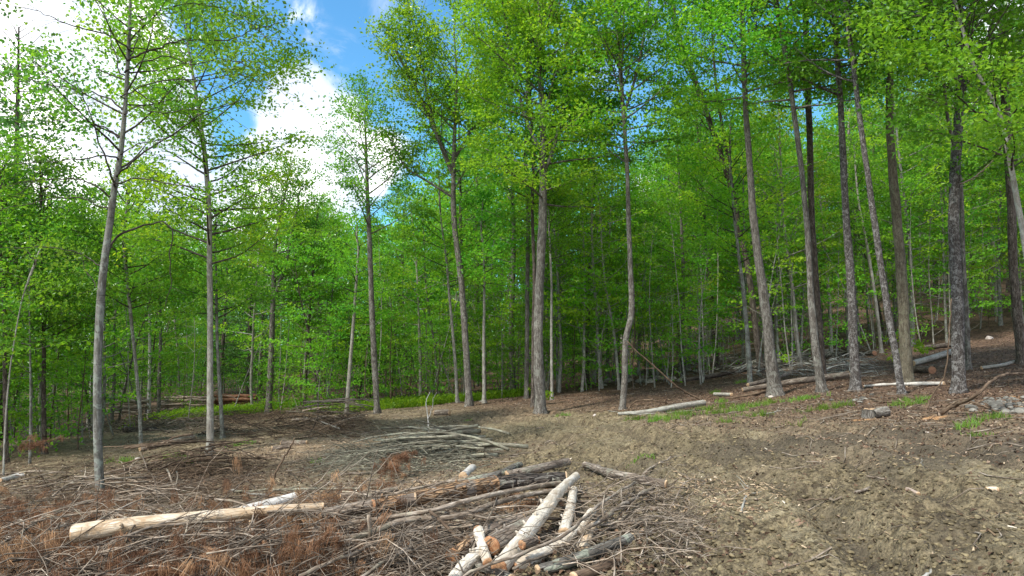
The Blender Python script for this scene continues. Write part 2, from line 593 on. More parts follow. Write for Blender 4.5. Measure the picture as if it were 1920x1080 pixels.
M['bark_grey'] = bark_mat('smooth grey bark', (0.225, 0.220, 0.20), (0.34, 0.345, 0.32), (0.115, 0.110, 0.09), (0.33, 0.375, 0.32), plate=0.3, band=0.9, bump=0.3, lich=0.45, lichd=.55)
M['bark_pale'] = bark_mat('pale grey bark', (0.30, 0.285, 0.25), (0.43, 0.415, 0.375), (0.19, 0.175, 0.15), (0.42, 0.43, 0.38), plate=0.25, band=0.25, bump=0.3, lich=.5)
M['bark_maple'] = bark_mat('grey furrowed bark', (0.225, 0.208, 0.182), (0.36, 0.345, 0.315), (0.115, 0.10, 0.085), (0.30, 0.31, 0.27), plate=0.75, bump=0.9, lich=.35)
M['bark_speck'] = bark_mat('speckled plated bark', (0.21, 0.195, 0.182), (0.35, 0.34, 0.325), (0.090, 0.074, 0.066), (0.38, 0.37, 0.355), plate=1.0, bump=1.0, scale=2.2, lich=.45, lichd=.7)
M['bark_brown'] = bark_mat('brown ridged bark', (0.155, 0.128, 0.105), (0.25, 0.22, 0.19), (0.07, 0.053, 0.042), (0.20, 0.2, 0.16), plate=0.85, bump=0.9, lich=.15)
M['bark_olive'] = bark_mat('olive brown bark', (0.175, 0.155, 0.11), (0.25, 0.235, 0.18), (0.10, 0.085, 0.06), (0.20, 0.21, 0.14), plate=0.6, bump=0.8, lich=.4)
M['bark_birch'] = bark_mat('white birch bark', (0.60, 0.58, 0.54), (0.72, 0.71, 0.68), (0.42, 0.39, 0.35), (0.07, 0.06, 0.055), plate=0.1, band=0.9, bump=0.25, lich=0.02, lichd=.9)
M['bark_twig'] = bark_mat('dark twig bark', (0.075, 0.062, 0.050), (0.13, 0.115, 0.10), (0.04, 0.032, 0.026), None, plate=0.3, bump=0.3)
M['stick_grey'] = bark_mat('weathered grey stick', (0.29, 0.235, 0.180), (0.48, 0.42, 0.35), (0.12, 0.088, 0.062), (0.26, 0.25, 0.18), plate=0.35, bump=0.5, lich=.3)
M['stick_green'] = bark_mat('grey green pole bark', (0.21, 0.195, 0.145), (0.34, 0.32, 0.255), (0.10, 0.088, 0.064), (0.29, 0.30, 0.22), plate=0.3, band=.4, bump=0.4, lich=.5)
M['stick_brown'] = bark_mat('brown dead stick', (0.155, 0.108, 0.072), (0.27, 0.20, 0.14), (0.07, 0.046, 0.03), None, plate=0.4, bump=0.5)
M['log_grey'] = bark_mat('grey conifer log bark', (0.27, 0.22, 0.175), (0.44, 0.39, 0.33), (0.13, 0.10, 0.078), (0.32, 0.32, 0.25), plate=0.55, bump=1.1, scale=.8, lich=.25)
M['log_mossy'] = bark_mat('lichen spotted log bark', (0.20, 0.185, 0.16), (0.30, 0.285, 0.26), (0.10, 0.09, 0.075), (0.36, 0.39, 0.30), plate=0.5, bump=.9, scale=1.0, lich=.5, lichd=.75)
M['log_dark'] = bark_mat('dark scaly log bark', (0.11, 0.088, 0.072), (0.28, 0.26, 0.23), (0.035, 0.027, 0.022), (0.33, 0.33, 0.27), plate=1.0, bump=1.3, scale=.8, lich=.35, lichd=.7)
M['log_orange'] = bark_mat('log with torn orange bark', (0.40, 0.23, 0.115), (0.56, 0.37, 0.21), (0.16, 0.10, 0.06), (0.22, 0.19, 0.16), plate=.9, bump=1.5, scale=.8, lich=.45, lichd=.85)
M['wood_bare'] = bark_mat('barkless cream wood', (0.54, 0.46, 0.35), (0.69, 0.63, 0.53), (0.36, 0.25, 0.15), (0.36, 0.25, 0.15), plate=0.35, bump=0.6, scale=.8, lich=.32, lichd=.75)
M['wood_white'] = bark_mat('white peeled log', (0.64, 0.59, 0.50), (0.78, 0.74, 0.67), (0.46, 0.39, 0.30), (0.28, 0.21, 0.15), plate=0.25, band=.4, bump=0.7, scale=.9, lich=.2, lichd=.7)
M['wood_red'] = bark_mat('rusty conifer logs', (0.25, 0.12, 0.068), (0.42, 0.25, 0.16), (0.14, 0.06, 0.035), None, plate=0.4, bump=.7)
M['wood_tan'] = bark_mat('stacked tan logs', (0.56, 0.45, 0.37), (0.72, 0.64, 0.56), (0.28, 0.20, 0.15), None, plate=0.5, bump=.7)


def endgrain(name, inner, outer):
    m, n = newmat(name)
    co = attr(n, 'bk').outputs['Vector']
    ln = n.n('ShaderNodeVectorMath', {0: co}, operation='LENGTH').outputs['Value']
    nz = n.noise(co, 14.0, 5, 0.6)
    wv = n.math('SINE', n.math('ADD', n.math('MULTIPLY', ln, 420.0), n.math('MULTIPLY', nz, 9.0)))
    c = n.mix(n.math('ADD', n.math('MULTIPLY', wv, 0.22), n.smooth(nz, .3, .7)), inner, outer)
    b = n.n('ShaderNodeBump', {'Strength': 0.5, 'Distance': 0.01, 'Height': nz})
    p = n.n('ShaderNodeBsdfPrincipled', {'Base Color': c, 'Roughness': 0.8, 'Normal': b.outputs[0]})
    finish(n, p.outputs[0])
    return m


M['end_orange'] = endgrain('orange sawn end', (0.27, 0.105, 0.04), (0.46, 0.27, 0.145))
M['end_tan'] = endgrain('tan sawn end', (0.36, 0.22, 0.12), (0.55, 0.40, 0.25))
M['end_dark'] = endgrain('weathered sawn end', (0.20, 0.09, 0.05), (0.30, 0.16, 0.09))


def simple(name, stops, rough=0.9, sc=6.0, tr=0.0):
    m, n = newmat(name)
    t = attr(n, 'tint').outputs['Fac']
    c = n.ramp(t, stops)
    tc = n.n('ShaderNodeTexCoord').outputs['Object']
    nz = n.noise(tc, sc, 4, 0.6)
    c = n.mix(1.0, c, n.ramp(nz, [(0.3, 0.72), (0.7, 1.2)]), 'MULTIPLY')
    b = n.n('ShaderNodeBump', {'Strength': 0.4, 'Distance': 0.01, 'Height': nz})
    p = n.n('ShaderNodeBsdfPrincipled', {'Base Color': c, 'Roughness': rough, 'Normal': b.outputs[0]})
    p.inputs['Specular IOR Level'].default_value = 0.2
    if tr:
        tl = n.n('ShaderNodeBsdfTranslucent', {0: c})
        mx = n.n('ShaderNodeMixShader', {0: tr, 1: p.outputs[0], 2: tl.outputs[0]})
        finish(n, mx.outputs[0])
    else:
        finish(n, p.outputs[0])
    return m


M['needles'] = simple('dead rusty needles', [(0.0, (0.12, 0.062, 0.038)), (0.5, (0.29, 0.155, 0.085)), (1.0, (0.48, 0.30, 0.165))], 0.8, 9, 0.25)
M['litter'] = simple('fallen leaves', [(0.0, (0.06, 0.038, 0.026)), (0.5, (0.15, 0.095, 0.062)), (0.85, (0.25, 0.17, 0.115)), (1.0, (0.40, 0.32, 0.25))], 0.85, 9, 0.1)
M['chip'] = simple('wood chips', [(0.0, (0.20, 0.14, 0.085)), (0.5, (0.37, 0.27, 0.17)), (0.9, (0.55, 0.43, 0.29)), (1.0, (0.70, 0.62, 0.50))], 0.8, 30)
M['rock'] = simple('grey field rock', [(0.0, (0.085, 0.08, 0.07)), (0.6, (0.16, 0.155, 0.138)), (1.0, (0.28, 0.265, 0.23))], 0.9, 7)
M['clod'] = simple('soil clods', [(0.0, (0.050, 0.040, 0.024)), (0.5, (0.12, 0.097, 0.056)), (1.0, (0.25, 0.205, 0.12))], 0.95, 25)
M['rockpale'] = simple('pale rubble', [(0.0, (0.18, 0.165, 0.145)), (0.6, (0.32, 0.295, 0.26)), (1.0, (0.55, 0.48, 0.44))], 0.9, 7)

# ground
m, n = newmat('soil')
gc = n.n('ShaderNodeTexCoord').outputs['Object']
z1, z2 = attr(n, 'zone1'), attr(n, 'zone2')
s1 = n.n('ShaderNodeSeparateColor', {0: z1.outputs['Color']})
s2 = n.n('ShaderNodeSeparateColor', {0: z2.outputs['Color']})
mud, damp, chips = s1.outputs[0], s1.outputs[1], s1.outputs[2]
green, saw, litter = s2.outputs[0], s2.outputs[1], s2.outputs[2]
nb = n.noise(gc, 1.3, 6, 0.62, 0.5)
nm = n.noise(gc, 7.0, 6, 0.66, 0.3)
nf = n.noise(gc, 38.0, 5, 0.7)
vc = n.n('ShaderNodeTexVoronoi', {'Vector': n.noise(gc, 5.0, 3, 0.5, col=True), 'Scale': 60.0}).outputs['Color']
vcell = n.n('ShaderNodeTexVoronoi', {'Vector': gc, 'Scale': 34.0}, feature='F1')
vs = n.n('ShaderNodeSeparateColor', {0: vcell.outputs['Color']})
duff = n.mix(n.smooth(nm, 0.35, 0.65), (0.135, 0.108, 0.070), (0.285, 0.225, 0.145))
mudc = n.mix(n.smooth(nm, 0.34, 0.62), (0.090, 0.070, 0.042), (0.262, 0.212, 0.128))
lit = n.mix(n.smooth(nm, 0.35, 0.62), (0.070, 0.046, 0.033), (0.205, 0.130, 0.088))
chc = n.mix(n.smooth(nm, 0.32, 0.62), (0.17, 0.125, 0.08), (0.33, 0.245, 0.165))
grn = n.mix(n.smooth(nm, 0.3, 0.6), (0.07, 0.085, 0.03), (0.11, 0.18, 0.035))
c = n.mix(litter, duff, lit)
c = n.mix(chips, c, chc)
trk = z1.outputs['Alpha']
mudt = n.mix(n.smooth(n.noise(n.n('ShaderNodeMapping', {0: gc, 3: (1.0, .45, 1.0)}).outputs[0], 11.0, 5, .6), .35, .62), (0.16, 0.130, 0.080), (0.285, 0.240, 0.152))
c = n.mix(mud, c, n.mix(trk, mudc, mudt))
c = n.mix(n.math('MULTIPLY', green, 0.85), c, grn)
c = n.mix(n.math('MULTIPLY', damp, 0.75), c, n.mix(nm, (0.060, 0.050, 0.037), (0.125, 0.102, 0.072)))
c = n.mix(saw, c, n.mix(nf, (0.42, 0.22, 0.10), (0.62, 0.38, 0.20)))
# speckle of bits: chips, leaves, crumbs
speck = n.math('MULTIPLY', n.smooth(vs.outputs[0], 0.80, 0.86), n.math('ADD', 0.30, n.math('MULTIPLY', chips, 0.55)))
c = n.mix(n.math('MULTIPLY', speck, n.smooth(vcell.outputs['Distance'], 0.5, 0.25)), c, n.mix(vs.outputs[1], (0.20, 0.13, 0.08), (0.46, 0.36, 0.25)))
dk = n.math('MULTIPLY', n.smooth(vs.outputs[2], 0.82, 0.88), 0.45)
c = n.mix(dk, c, (0.05, 0.036, 0.026))
c = n.mix(1.0, c, n.ramp(nf, [(0.30, 0.48), (0.5, 1.0), (0.72, 1.42)]), 'MULTIPLY')
c = n.mix(1.0, c, n.ramp(nb, [(0.32, 0.66), (0.66, 1.10)]), 'MULTIPLY')
hh = n.math('ADD', n.math('MULTIPLY', nm, 0.7), n.math('ADD', n.math('MULTIPLY', nf, 0.45), n.math('MULTIPLY', vcell.outputs['Distance'], -0.35)))
b = n.n('ShaderNodeBump', {'Strength': 1.0, 'Distance': 0.05, 'Height': hh})
p = n.n('ShaderNodeBsdfPrincipled', {'Base Color': c, 'Roughness': n.math('SUBTRACT', 0.95, n.math('MULTIPLY', damp, 0.2)), 'Normal': b.outputs[0]})
p.inputs['Specular IOR Level'].default_value = 0.2
finish(n, p.outputs[0])
M['soil'] = m

# ------------------------------------------------------------------ ground: one sheet on a polar grid
front = np.linspace(-0.78, 0.78, 1000)
rest = np.linspace(0.78, 2 * PI - 0.78, 150)[1:-1]
ang = np.concatenate([front, rest])
rad = np.concatenate([[0.0], np.exp(np.linspace(math.log(0.6), math.log(3.0), 60))[:-1], np.exp(np.linspace(math.log(3.0), math.log(45), 560)), np.exp(np.linspace(math.log(46), math.log(600), 60))])
na, nr = len(ang), len(rad)
RR, AA = np.meshgrid(rad, ang, indexing='ij')
gx, gy = RR * np.sin(AA), RR * np.cos(AA)
gz = GZ(gx, gy)
V = np.stack([gx, gy, gz], 2).reshape(-1, 3)
i = np.arange(nr - 1)[:, None] * na
j = np.arange(na)[None]
j2 = (j + 1) % na
q = np.stack([i + j, i + na + j, i + na + j2, i + j2], 2).reshape(-1, 4)
mb = MB()
mb.add(V, q)
ground = mb.build('ground', M['soil'])
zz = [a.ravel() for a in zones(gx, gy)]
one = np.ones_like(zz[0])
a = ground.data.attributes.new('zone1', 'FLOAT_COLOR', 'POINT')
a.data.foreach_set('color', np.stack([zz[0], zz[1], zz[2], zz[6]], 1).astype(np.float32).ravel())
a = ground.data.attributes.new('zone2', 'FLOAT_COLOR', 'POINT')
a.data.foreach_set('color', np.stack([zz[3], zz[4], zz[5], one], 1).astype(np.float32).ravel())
tag(ground, 'bare churned soil of a forest clearing', None, None, 'structure')
print('ground', round(time.time() - T0, 1))


# ------------------------------------------------------------------ trees
def limb_path(rng, base, az, el, L, bend=0.0, k=6, wig=0.06):
    """a curving branch: starts at elevation el and bends by `bend` radians on its way"""
    pts = [np.array(base, float)]
    e, a = el, az
    for i in range(k):
        st = L / k
        e += bend / k + rng.normal(0, wig)
        a += rng.normal(0, wig * 1.4)
        pts.append(pts[-1] + st * np.array([math.cos(e) * math.sin(a), math.cos(e) * math.cos(a), math.sin(e)]))
    return np.array(pts)


def sprays(rng, wood, base_pts, base_r, L, az, clusters, dens=1.0, sides=3, step=0.34, mat=0, droop=-0.15, start=0.22, curt=1.0):
    """side shoots along a limb, with the leaf cluster points they carry"""
    nsub = max(2, int(round(L * 2.3 * dens)))
    m = len(base_pts)
    for s in range(nsub):
        u = start + (1 - start) * (s + rng.random()) / nsub
        f = u * (m - 1)
        i = min(int(f), m - 2)
        p = base_pts[i] * (1 - (f - i)) + base_pts[i + 1] * (f - i)
        side = 1 if s % 2 else -1
        sl = (0.25 + 0.42 * L * (1 - 0.62 * u)) * (0.7 + 0.6 * rng.random())
        a2 = az + side * rng.uniform(0.5, 1.15)
        pts = limb_path(rng, p, a2, rng.uniform(-0.1, 0.45), sl, droop, 3, 0.12)
        tube(wood, pts, np.linspace(max(0.004, base_r * 0.35 * (1 - .5 * u)), 0.002, 4), sides, mat=mat)
        k = max(2, int(sl / step))
        for t in np.linspace(0.3, 1.0, k):
            f2 = t * 3
            i2 = min(int(f2), 2)
            clusters.append(pts[i2] * (1 - (f2 - i2)) + pts[i2 + 1] * (f2 - i2))
    for t in np.linspace(0.5, 1, max(2, int(L * 1.6))):
        f = t * (m - 1)
        i = min(int(f), m - 2)
        clusters.append(base_pts[i] * (1 - (f - i)) + base_pts[i + 1] * (f - i))


def crown_on(rng, limbs, twigs, stem, stem_r, lo, hi, nb, L, clusters, el=(0.15, 1.1), bend=0.25, dens=1.0, sides=5, prof=None, mat=0, twmat=0):
    """boughs on the stretch lo..hi (fractions of the stem)"""
    m = len(stem)
    seg = np.concatenate([[0], np.cumsum(np.linalg.norm(np.diff(stem, axis=0), axis=1))])
    tot = seg[-1]
    ph = rng.random() * 6
    for i in range(nb):
        t = lo + (hi - lo) * (i + rng.random()) / nb
        s = t * tot
        j = min(np.searchsorted(seg, s) - 1, m - 2)
        j = max(j, 0)
        f = (s - seg[j]) / (seg[j + 1] - seg[j] + 1e-9)
        p = stem[j] * (1 - f) + stem[j + 1] * f
        r = stem_r[j] * (1 - f) + stem_r[j + 1] * f
        rel = (t - lo) / (hi - lo + 1e-9)
        az = ph + i * 2.4 + rng.normal(0, 0.35)
        e = el[0] + (el[1] - el[0]) * rel ** 1.3 + rng.normal(0, 0.12)
        k = prof(rel) if prof else (0.72 + 0.5 * rel) if rel < 0.35 else (1.02 - 0.72 * (rel - 0.35) / 0.65)
        ll = L * k * (0.7 + 0.5 * rng.random())
        br = min(r * 0.5, 0.010 + 0.0085 * ll)
        pts = limb_path(rng, p, az, e, ll, bend * (1 - rel) if bend > 0 else bend, 6, 0.07)
        tube(limbs, pts, br * np.linspace(1, 0.18, 7), sides, mat=mat)
        sprays(rng, twigs, pts, br, ll, az, clusters, dens, mat=twmat)


def stem_arrays(rng, px_path, Y, base_w, extra, top_r=0.02, k=5, ydrift=0.0):
    """px_path [(px, py, width px or None)...] traced from the base up, at distance Y; then straight on by `extra` metres"""
    P = [at_depth(a[0], a[1], Y + ydrift * i) for i, a in enumerate(px_path)]
    ws, last = [], base_w
    for a in px_path:
        ws.append(a[2] if len(a) > 2 else None)
    ws[0] = base_w
    known = [(i, w) for i, w in enumerate(ws) if w]
    W = np.interp(range(len(ws)), [k0 for k0, _ in known], [w for _, w in known]) if len(known) > 1 else np.linspace(base_w, base_w * 0.5, len(ws))
    R = [w * Y / F / 2 * .86 for w in W]
    if extra > 0:
        d = unit(P[-1] - P[-2])
        d = unit(d * 0.6 + np.array([0, 0, 0.5]))
        ne = max(2, int(extra / 1.2))
        for i in range(ne):
            P.append(P[-1] + d * extra / ne + rng.normal(0, 0.07, 3) * [1, 1, 0])
            R.append(R[len(px_path) - 1] * (1 - (i + 1) / ne) + top_r)
    pts = catmull(P, k)
    rr = np.interp(np.linspace(0, len(P) - 1, len(pts)), range(len(P)), R)
    return pts, rr


TREES = {}


def front_tree(seed, name, label, path, w, bark='bark_maple', extra=7.0, lo=0.35, nb=34, L=3.2, leaf='leaf', size=0.105, per=15, dens=1.0,
               spread=(0.26, 0.26, 0.10), forks=(), el=(0.15, 1.1), group='tall trees along the edge of the clearing', sides=12, lump=0.08, full=False, cat='tree', hi=1.0, bend=.25):
    rng = np.random.default_rng(seed)
    g = at_ground(path[0][0], path[0][1])
    Y = g[1]
    pth = [(path[0][0], path[0][1] + 6) + tuple(path[0][2:])] + list(path[1:])
    stem, sr = stem_arrays(rng, pth, Y, w, extra)
    root = empty(name, (g[0], g[1], g[2]))
    tag(root, label, cat, group)
    org = np.array([g[0], g[1], g[2]])
    tr = MB()
    tube(tr, stem, sr, sides, rng, lump, flare=0.6)
    limbs, tw = MB(), MB()
    cl = []
    stems = [(stem, sr, lo, nb, L)]
    for fk in forks:
        fp, fw, fex, fnb, fL = fk
        fstem, fr = stem_arrays(rng, fp, Y, fw, fex, ydrift=rng.uniform(-.25, .25))
        lm = MB()
        tube(lm, fstem, fr, 8, rng, lump)
        lm.build('limb', M[bark], root, org)
        stems.append((fstem, fr, 0.22, fnb, fL))
    for (a, b, c0, d0, e0) in stems:
        if d0:
            crown_on(rng, limbs, tw, a, b, c0, hi, int(d0 * (1.35 if seed not in (7, 11, 13) else 1)), e0 * 1.06, cl, el=el, dens=dens * 1.25, bend=bend)
    tr.build('trunk', M[bark], root, org)
    if not limbs.empty():
        limbs.build('boughs', M['bark_twig' if bark in ('bark_birch', 'bark_grey', 'bark_pale') else bark], root, org)
    if cl:
        lf = tw
        # re-tag twig faces as material 1 by building leaves first slot
        leaves(lf, rng, np.array(cl), int(per * 2.1), np.array(spread) * .82, size * .86, mat=1, full=full, gapth=.42)
        lf.build('crown', [M['bark_twig'], M[leaf]], root, org, smooth=False)
    TREES[label] = root
    return root, Y, rng, org


# --- the near tree on the left, its limbs traced one by one
def hero():
    rng = np.random.default_rng(7)
    path = [(188, 935), (183, 800, 16.5), (184, 660, 16.5), (189, 560, 16), (197, 480, 15.5), (206, 420, 14.5), (215, 350, 12.5), (226, 290, 11), (233, 220, 9.5), (238, 150, 8.5), (242, 70, 7.5), (245, 0, 6.5)]
    root, Y, rng, org = front_tree(7, 'cherry_tree', 'smooth grey barked tree standing alone nearest the camera among the brush', path, 18, 'bark_grey', extra=5.5, lo=.38, nb=44, L=2.0,
                                   leaf='leaf_cool', size=0.08, per=16, dens=1.1, spread=(.20, .20, .13), sides=20, lump=0.05, group=None, el=(0.3, 1.15))
    pths = {
        'a': [(211, 333), (185, 267), (163, 200), (139, 137)], 'b': [(222, 326), (259, 296), (318, 255), (370, 218), (430, 190)], 'c': [(230, 289), (259, 270), (318, 255), (372, 214)],
        'd': [(222, 344), (259, 335), (307, 342), (389, 355), (478, 370)], 'e': [(220, 255), (200, 240), (170, 231), (130, 226), (80, 228)],
        'f': [(213, 294), (185, 292), (148, 298), (85, 304), (0, 309)], 'g': [(200, 365), (167, 341), (130, 335), (74, 337), (0, 348)], 'h': [(193, 389), (160, 374), (111, 370), (40, 385), (-60, 410)],
        'i': [(240, 90), (207, 68), (160, 55), (111, 39), (74, 22), (20, 10)], 'j': [(224, 202), (207, 185), (160, 170), (100, 159), (40, 144), (-30, 130)], 'k': [(226, 137), (211, 85), (200, 37), (185, -10)],
        'l': [(250, 108), (281, 93), (322, 81), (356, 76), (426, 76), (478, 54), (535, 40)], 'm': [(248, 100), (259, 67), (274, 37), (307, 5)], 'n': [(235, 211), (259, 202), (307, 211), (352, 207), (430, 200)],
        'o': [(250, 165), (289, 196), (326, 230), (370, 256), (407, 281)], 'p': [(198, 480), (222, 443), (267, 424), (304, 417), (322, 436), (318, 491), (320, 535), (307, 580)],
        'q': [(181, 495), (148, 474), (93, 463), (0, 465)], 'r': [(186, 552), (176, 530), (160, 506), (150, 470)], 's': [(240, 60), (300, 20), (380, 10), (450, 30), (520, 90)],
        't': [(235, 180), (300, 150), (380, 150), (450, 140), (510, 170)], 'u': [(240, 130), (300, 105), (360, 120), (420, 110), (480, 130)]}
    dense = dict(l=1.5, s=1.6, t=1.5, u=1.5, n=1.1, b=.9, c=.6, j=1.3, i=.9, k=.8, m=1.2, e=.45, f=.22, g=.35, h=.8, a=.35, d=.45, o=.5, p=.12, q=1.3, r=1.2)
    lf, cl = MB(), []
    tx = lambda yy: float(np.interp(yy, [q_[1] for q_ in path[::-1]], [q_[0] for q_ in path[::-1]]))
    for key, pp in pths.items():
        if key not in 'abcos' or key == 'a':
            pp = [(tx(pp[0][1] + 5), pp[0][1] + 5)] + pp
        else:
            pp = [(tx(pp[0][1] + 3), pp[0][1] + 3)] + pp
        dy = rng.uniform(-1.2, 1.2)
        k = len(pp)
        P = [at_depth(x, y, Y + (dy * i / k)) for i, (x, y) in enumerate(pp)]
        pts = catmull(P, 4)
        pts[1:] += rng.normal(0, 0.012, (len(pts) - 1, 3))
        L = np.linalg.norm(np.diff(pts, axis=0), axis=1).sum()
        r0 = dict(a=.030, b=.032, p=.034, l=.03, d=.024, f=.026, g=.025, e=.026, i=.026, j=.028).get(key, .020)
        lm = MB()
        r0 *= .62
        tube(lm, pts, np.linspace(r0, 0.004, len(pts)), 7, rng, .08)
        lm.build('limb', M['bark_twig'], root, org)
        dn = dense.get(key, .8)
        az = math.atan2(P[-1][0] - P[0][0], P[-1][1] - P[0][1])
        if dn > 0.3:
            sprays(rng, lf, pts, r0, L * .8, az, cl, dn * 1.9, start=0.3, droop=-0.5)
        else:
            sprays(rng, lf, pts, r0, L * .5, az, cl, .5, start=0.6, droop=-0.4)
    leaves(lf, rng, np.array(cl), 13, (.15, .15, .10), 0.066, tilt=0.9, drop=.8, mat=1)
    lf.build('crown', [M['bark_twig'], M['leaf_cool']], root, org, smooth=False)


hero()
E = 'tall trees along the edge of the clearing'
front_tree(11, 'beech_tree', 'pale grey straight trunk on the bare bank behind the brown twig heap', [(394, 852), (394, 700, 12.5), (394, 600, 12), (393, 500, 11.5), (392, 400, 11), (385, 300, 10), (376, 230, 8), (360, 130, 6), (350, 60, 4)], 16, 'bark_pale',
           extra=4.5, lo=.30, nb=84, L=2.3, leaf='leaf_bright', size=.10, per=20, sides=16, lump=.04, el=(.2, 1.1), group=E)
front_tree(12, 'maple_tree', 'dark rough trunk at the grassy edge, nearest the reddish log stack', [(503, 775), (508, 680, 13), (512, 560, 10), (515, 470, 8), (525, 410, 6), (535, 360, 4)], 14, 'bark_maple', extra=1.2, lo=.42, nb=24, L=2.7,
           forks=[([(513, 560), (535, 500), (548, 430), (560, 380)], 9, .6, 8, 1.5)], size=.11, group=E)
front_tree(13, 'maple_tree', 'slightly leaning brown trunk whose thin top stands against the white cloud', [(708, 776), (702, 680, 13), (697, 570, 12), (692, 430, 10), (688, 340, 8), (686, 270, 5), (684, 215, 3)], 13, 'bark_maple', extra=.8, lo=.55, nb=30,
           L=2.5, per=13, leaf='leaf_cool', el=(.5, 1.2), dens=1.1, size=.11, group=E)
front_tree(14, 'maple_tree', 'grey maple with a bright yellow green top forking against the blue sky', [(880, 762), (873, 640, 14), (864, 520, 13), (852, 420, 12), (850, 330, 10), (853, 240, 8), (856, 150, 5), (852, 60, 3)], 15, 'bark_maple', extra=1.2,
           lo=.50, nb=22, L=2.6, leaf='leaf_bright', size=.12, per=12, el=(.5, 1.2), group=E, dens=1.1,
           forks=[([(851, 330), (830, 280), (808, 225), (780, 165), (745, 100)], 11, .8, 16, 2.0), ([(846, 368), (805, 342), (760, 312), (738, 270)], 6, .3, 8, 1.1), ([(852, 300), (880, 250), (915, 200), (935, 150)], 7, .6, 10, 1.5),
                  ([(815, 240), (800, 170), (790, 100), (775, 40)], 7, .6, 12, 1.7)])
front_tree(15, 'maple_tree', 'dark brown trunk, the left one of the close trio in the middle', [(987, 748), (988, 640), (989, 520, 9), (990, 400, 9), (985, 300), (990, 180), (985, 60)], 10, 'bark_maple', extra=3, lo=.45, nb=34, L=2.8, leaf='leaf', size=.13, group=E)
front_tree(16, 'maple_tree', 'slim dark trunk squeezed in the middle of the close trio', [(999, 763), (1000, 640), (1002, 520, 8), (998, 400, 7), (1000, 300), (995, 200)], 9, 'bark_brown', extra=3, lo=.5, nb=20, L=2.2, leaf='leaf', size=.12, group=E)
front_tree(17, 'maple_tree', 'thick grey trunk with shaggy base, the stoutest of the close trio in the middle', [(1014, 777), (1010, 690, 21), (1010, 600, 20), (1013, 500, 19), (1018, 400, 19), (1018, 300, 16), (1017, 200, 12), (1010, 100)], 23, 'bark_maple', extra=4.5,
           lo=.40, nb=46, L=3.1, leaf='leaf_bright', size=.115, per=15, group=E, lump=.1, sides=16,
           forks=[([(1017, 330), (1040, 270), (1060, 180), (1075, 80)], 9, 2, 16, 1.9), ([(1012, 280), (985, 220), (965, 140), (950, 50)], 9, 2, 16, 1.9)])
front_tree(18, 'young_tree', 'slim pale stem just right of the close trio', [(1035, 750), (1034, 640), (1034, 530), (1030, 440), (1028, 380)], 6.5, 'bark_pale', extra=1, lo=.6, nb=16, L=1.5, group=E)
front_tree(19, 'maple_tree', 'slim dark trunk standing back in the shade between the trio and the crooked tree', [(1100, 722), (1102, 600), (1106, 500), (1110, 400), (1114, 330)], 10, 'bark_brown', extra=3, lo=.35, nb=26, L=2.8, size=.13, group=E)
front_tree(20, 'crooked_tree', 'grey S curved trunk beside the bleached fallen log', [(1167, 768), (1171, 710, 13), (1172, 665, 13), (1174, 630, 13), (1184, 585, 13), (1182, 500, 11), (1178, 400), (1176, 320, 9), (1168, 200), (1160, 90)], 14, 'bark_maple', extra=3, lo=0.52,
           nb=38, L=2.3, leaf='leaf', size=.12, group=E,
           forks=[([(1168, 220), (1190, 150), (1205, 80), (1215, 10)], 7, 1, 14, 1.8)])
front_tree(21, 'young_tree', 'slim grey trunk left of the stoutest leaning tree', [(1407, 722), (1402, 640), (1393, 540), (1384, 470), (1376, 400)], 11, 'bark_grey', extra=3, lo=.45, nb=22, L=2.0, leaf='leaf_bright', size=.11, group=E)
front_tree(22, 'maple_tree', 'stout grey trunk leaning left with a flared foot in the litter', [(1456, 742), (1446, 680, 25), (1438, 600, 21), (1424, 500, 18), (1412, 400, 16), (1405, 300, 13), (1398, 200, 12), (1394, 100, 11), (1390, 0, 10)], 27, 'bark_maple', extra=5,
           lo=0.50, nb=36, L=3.0, leaf='leaf_bright', size=.115, per=14, group=E, lump=.06, sides=18)
front_tree(23, 'maple_tree', 'darker leaning trunk partly hidden behind the stout leaning one', [(1428, 700), (1415, 600), (1402, 500, 12), (1385, 430), (1376, 370), (1345, 270), (1310, 170), (1270, 60)], 14, 'bark_brown', extra=3, lo=0.48, nb=26, L=2.6, group=E, size=.12,
           forks=[([(1376, 370), (1362, 280), (1345, 180), (1335, 60)], 9, 2, 14, 2)])
front_tree(24, 'maple_tree', 'grey trunk of a pair, the one with loose strips of bark near its foot', [(1543, 736), (1530, 660, 17), (1521, 560, 14), (1515, 450, 12), (1503, 320, 11), (1490, 220), (1476, 120), (1455, 0)], 19, 'bark_maple', extra=5, lo=0.47, nb=32, L=2.8, group=E, sides=14, size=.115)
front_tree(25, 'maple_tree', 'dark straight trunk rising close behind the strip barked one', [(1546, 716), (1537, 620), (1528, 500, 13), (1521, 380), (1518, 250), (1513, 120), (1510, 0)], 14, 'bark_brown', extra=5, lo=0.48, nb=28, L=2.6, group=E, size=.12)
front_tree(26, 'maple_tree', 'straight grey trunk with splayed roots above the stones and stump', [(1606, 733), (1601, 650, 19), (1596, 540, 18), (1588, 430, 15), (1582, 320, 14), (1576, 200), (1569, 90), (1565, 0, 10)], 21, 'bark_speck', extra=5, lo=0.48, nb=34, L=2.8, leaf='leaf', group=E, sides=16, size=.11)
front_tree(27, 'ash_tree', 'slim bent trunk crossing in front of the olive barked one', [(1692, 740), (1680, 670), (1666, 590, 14), (1652, 500), (1640, 420, 13), (1626, 320), (1612, 220, 11), (1600, 120), (1585, 0)], 15, 'bark_speck', extra=4, lo=0.52, nb=26, L=2.2, group=E, size=.11)
